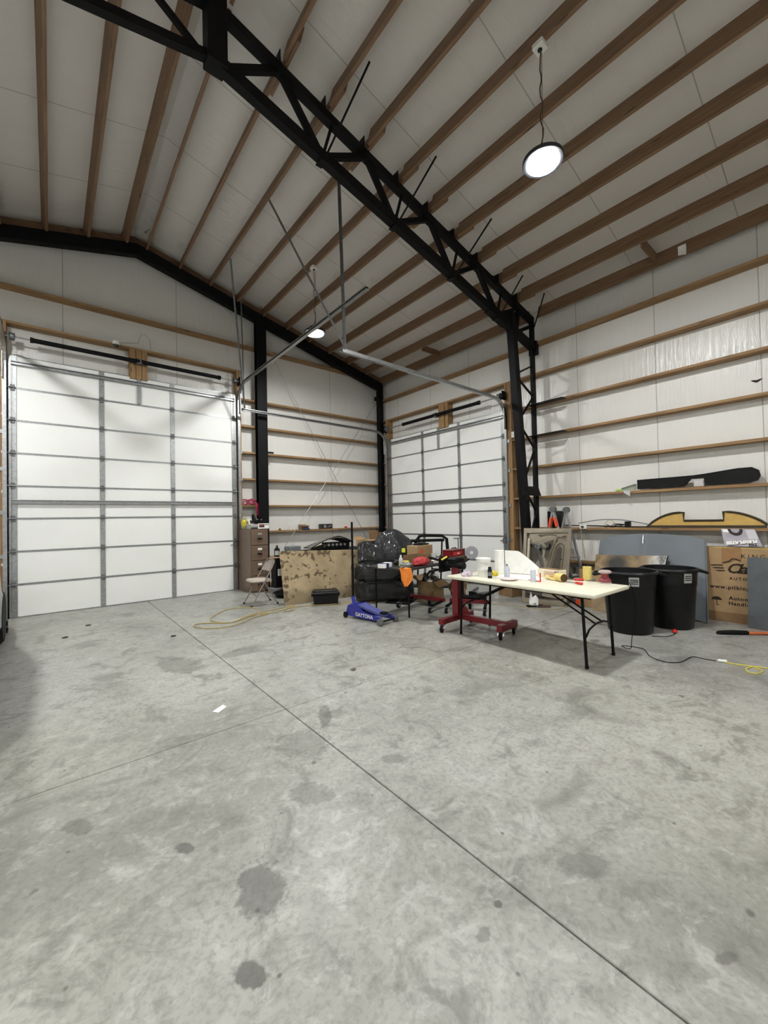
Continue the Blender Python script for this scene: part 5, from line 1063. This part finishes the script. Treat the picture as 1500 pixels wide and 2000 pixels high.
# strips and cables on the lower right girt
st = thing('weather_strip', 'long curved black strips lying along the right wall girt', 'strip', (.0, -5.2, g1))
def gp(px, py, x=-.0): p = XW(px, py, x); return Vector((x, p.y+5.2, max(.008, p.z-g1)))
part(st, 'flat_strip', MB().tube([gp(1082, 1025), gp(1100, 1026), gp(1160, 1027), gp(1230, 1029), gp(1268, 1029)], .010, 8), BLACK, 60); part(st, 'arched_strip', MB().tube(smooth_path([gp(1130, 1022, .03), gp(1165, 1016, .03), gp(1190, 1014.5, .03), gp(1220, 1016, .03), gp(1266, 1024, .03)]), .008, 8), GREYP, 60)
part(st, 'small_hoop', MB().tube(smooth_path([gp(1180, 1028, .01), gp(1184, 1019, .01), gp(1191, 1016, .01), (gp(1199, 1020, .01)), gp(1201, 1028, .01)]), .004, 6), YH, 60)
tg = thing('cable_tangle', 'black cable tangle with square adapter on the right wall girt', 'cables', (.02, yy(1225, 1028), g1))
part(tg, 'adapter', MB().box((0, 0, .05), (.06, .085, .10), bev=.008), BLACK); 
for k in range(4): part(tg, 'cable', MB().tube(smooth_path([(-.02, .03, .05), (-.03, .10+.03*k, .03+.01*k), (-.02, .18+.02*k, .012+.012*(k % 2)), (0, .27+.03*k, .01+.02*(k % 3))]), .006, 6), RUBBER, 60)
# outlets
P = XW(1139, 1029, -.02)
ot = thing('wall_outlet', 'white outlet box with a plugged cord on the right wall girt by the ladder', 'outlet', (-.022, P.y, P.z)); part(ot, 'box', MB().box((0, 0, 0), (.03, .12, .075), bev=.005), WHITE); part(ot, 'plug', MB().cyl((-.012, .0, .0), (-.045, 0, 0), .018, n=12), BLACK); part(ot, 'cord', MB().tube([(-.04, 0, 0), (-.045, .015, -.05), (-.03, .012, -.2), (-.025, -.02, -.4), (-.025, -.035, -.55)], .006, 6), M('cream_cord', (190, 176, 132), .5), 60)
P = XW(1003, 849, -.04)
o2 = thing('switch_box', 'white switch box high on the jamb right of the smaller door', 'switch', (-.05, P.y, P.z)); part(o2, 'box', MB().box((0, 0, 0), (.03, .075, .12), bev=.005), WHITE); part(o2, 'rocker', MB().box((-.017, 0, 0), (.006, .025, .05), bev=.002), PAPER)
for k, (py, w_) in enumerate(((808, 'topmost'), (882, 'second highest'), (960, 'third highest'), (1103, 'lowest'))):
    P = YW(7, py, -.04); tag(link('cable_clip', MB().box((0, 0, 0), (.055, .012, .045), bev=.004).mesh('cable_clip', WHITE), None, (max(P.x, -7.93), -.042, P.z)), 'small white clip on the wooden jamb left of the wide door, %s of four' % w_, 'clip', 'white jamb clips')
d = ray(1330, 487); t_ = (EAVE+.05-SL*CAM.x-CAM.z)/(d.z+SL*d.x); P = CAM+d*t_
single('paper_tag', MB().slab(lambda u, v: (-.002+.01*math.sin(v*3), (u-.5)*.10, -.16*v*(1-.2*u)), 4, 5, (.002, 0, 0)), PAPER, 'small white paper tag hanging from the eave purlin', 'tag', (-.040, P.y, P.z+.08))
P = XW(1478, 744, LW); part(we, 'liner_tear', MB().prism([(LW-.004, P.y+.07*math.cos(a)*(.6+.4*math.sin(3*a)), P.z+.05*math.sin(a)*(.6+.4*math.cos(2*a))) for a in [2*math.pi*k/14 for k in range(14)]], (.004, 0, 0)), M('torn_hole', (52, 42, 36), .9))

# ------------------------------------------------------------------ floor at right
a, b = FL(1400, 1239), FL(1461, 1240); v = (b-a)
hh = thing('axe_handle', 'orange wooden handle with black sheathed end lying on the floor at right', 'handle', a)
part(hh, 'black_sheath', MB().tube([Vector((0, 0, .02)), v*.08+Vector((0, 0, .026)), v*.5+Vector((0, 0, .028)), v*.96+Vector((0, 0, .026)), v*1.02+Vector((0, 0, .024))], [.014, .022, .028, .026, .018], 10), RUBBER, 50); part(hh, 'wooden_shaft', MB().tube([v*1.0+Vector((0, 0, .022)), v*1.6+Vector((0, 0, .020)), v*3.0+Vector((0, 0, .024))], [.021, .017, .02], 10), M('orange_wood', (196, 104, 56), .5, var=.14), 50)
P = FL(430, 1386); single('paper_chip', MB().slab(lambda u, v: ((u-.5)*.10, (v-.5)*.06*(1-.4*u), .002+.012*u*v), 4, 4, (0, 0, .002)), PAPER, 'white paper chip on the bare floor left of the long joint', 'paper', P, R(30))
P = FL(690, 1309); single('gravel_stone', MB().ball((0, 0, .012), .022, 8, (1.5, .8, .6), .2), M('pebble', (120, 112, 98), .8), 'small tan pebble on the floor in front of the blue jack', 'pebble', P)
for k, (px, py) in enumerate(((127, 1246), (339, 1243), (172, 1222))):
    P = FL(px, py); single('dirt_clump', MB().ball((0, 0, .008), .022, 8, (1.6, .9, .4), .25), M('dark_dirt', (58, 54, 48), .9), 'dark dirt clump on the floor, %s of three near the wide door' % ('leftmost', 'rightmost', 'middle')[k], 'dirt', P, group='dirt clumps')

# ------------------------------------------------------------------ parked vehicle at the left edge
VW = M('white_car_paint', (222, 224, 226), .25, coat=.5); GLS = M('tinted_glass', (24, 28, 32), .08, coat=.5)
X0 = -7.68
vh = thing('van', 'white van parked at the left edge with its bumper toward the wide door', 'van', (X0-.95, -3.4, 0))
def ring(y, w, zb, zt_, r=.10):
    pts = []
    for cx_, cz, a0 in ((w-r, zt_-r, 0), (-(w-r), zt_-r, 90), (-(w-r), zb+r*.6, 180), (w-r, zb+r*.6, 270)):
        for k in range(4):
            a = R(a0+30*k); pts.append((cx_+r*math.cos(a), y, cz+r*math.sin(a)*(1 if cz > .7 else .6)))
    return pts
secs = [(2.62, .72, .14, .46), (2.57, .84, .11, .53), (2.42, .92, .10, .58), (1.9, .955, .12, .64), (1.35, .955, .20, .78), (.75, .95, .30, 1.50), (.45, .95, .30, 1.74), (-1.9, .95, .30, 1.78), (-2.2, .93, .32, 1.70)]
vs = []; fs = []
for k, q_ in enumerate(secs): vs += ring(*q_)
for k in range(len(secs)-1): fs += [(k*16+i, k*16+(i+1) % 16, (k+1)*16+(i+1) % 16, (k+1)*16+i) for i in range(16)]
fs += [tuple(range(16))[::-1], tuple(range((len(secs)-1)*16, len(secs)*16))]
part(vh, 'body', MB().add(vs, fs), VW, 45)
part(vh, 'bumper_crease', MB().tube([(.60, 2.635, .40), (.78, 2.615, .40), (.88, 2.50, .405), (.935, 2.3, .42)], .008, 8), GREYP, 60)
part(vh, 'lower_valance', MB().tube([(-.78, 2.52, .09), (0, 2.60, .09), (.78, 2.54, .09), (.92, 2.34, .09), (.955, 1.98, .10)], .022, 8), RUBBER, 60)
part(vh, 'mud_flap', MB().bb((.935, 2.24, .0), (.95, 2.34, .16)), RUBBER)
part(vh, 'side_window', MB().bb((.93, -1.6, 1.12), (.956, .35, 1.52), bev=.01), GLS); part(vh, 'windscreen', MB().add([(-.75, 1.20, 1.00), (.75, 1.20, 1.00), (.72, .80, 1.49), (-.72, .80, 1.49)], [(0, 1, 2, 3)]), GLS)
part(vh, 'headlight', MB().ball((.70, 2.40, .56), .09, 12, (1.0, .8, .4)), CLEAR, 60); part(vh, 'door_line', MB().bb((.948, -.6, .40), (.953, -.585, 1.6)), RUBBER)
for y_ in (1.62, -1.55):
    for s_ in (-1, 1):
        w_ = part(vh, 'wheel', MB().lathe([(.20, -.1), (.30, -.1), (.33, -.07), (.33, .07), (.30, .1), (.20, .1)], 28, (s_*.86, y_, .33), (1, 0, 0)), RUBBER, 40); part(w_, 'rim', MB().lathe([(.0, -.06), (.21, -.09), (.21, .09), (0, .06)], 20, (s_*.86, y_, .33), (1, 0, 0)), ALU, 40)
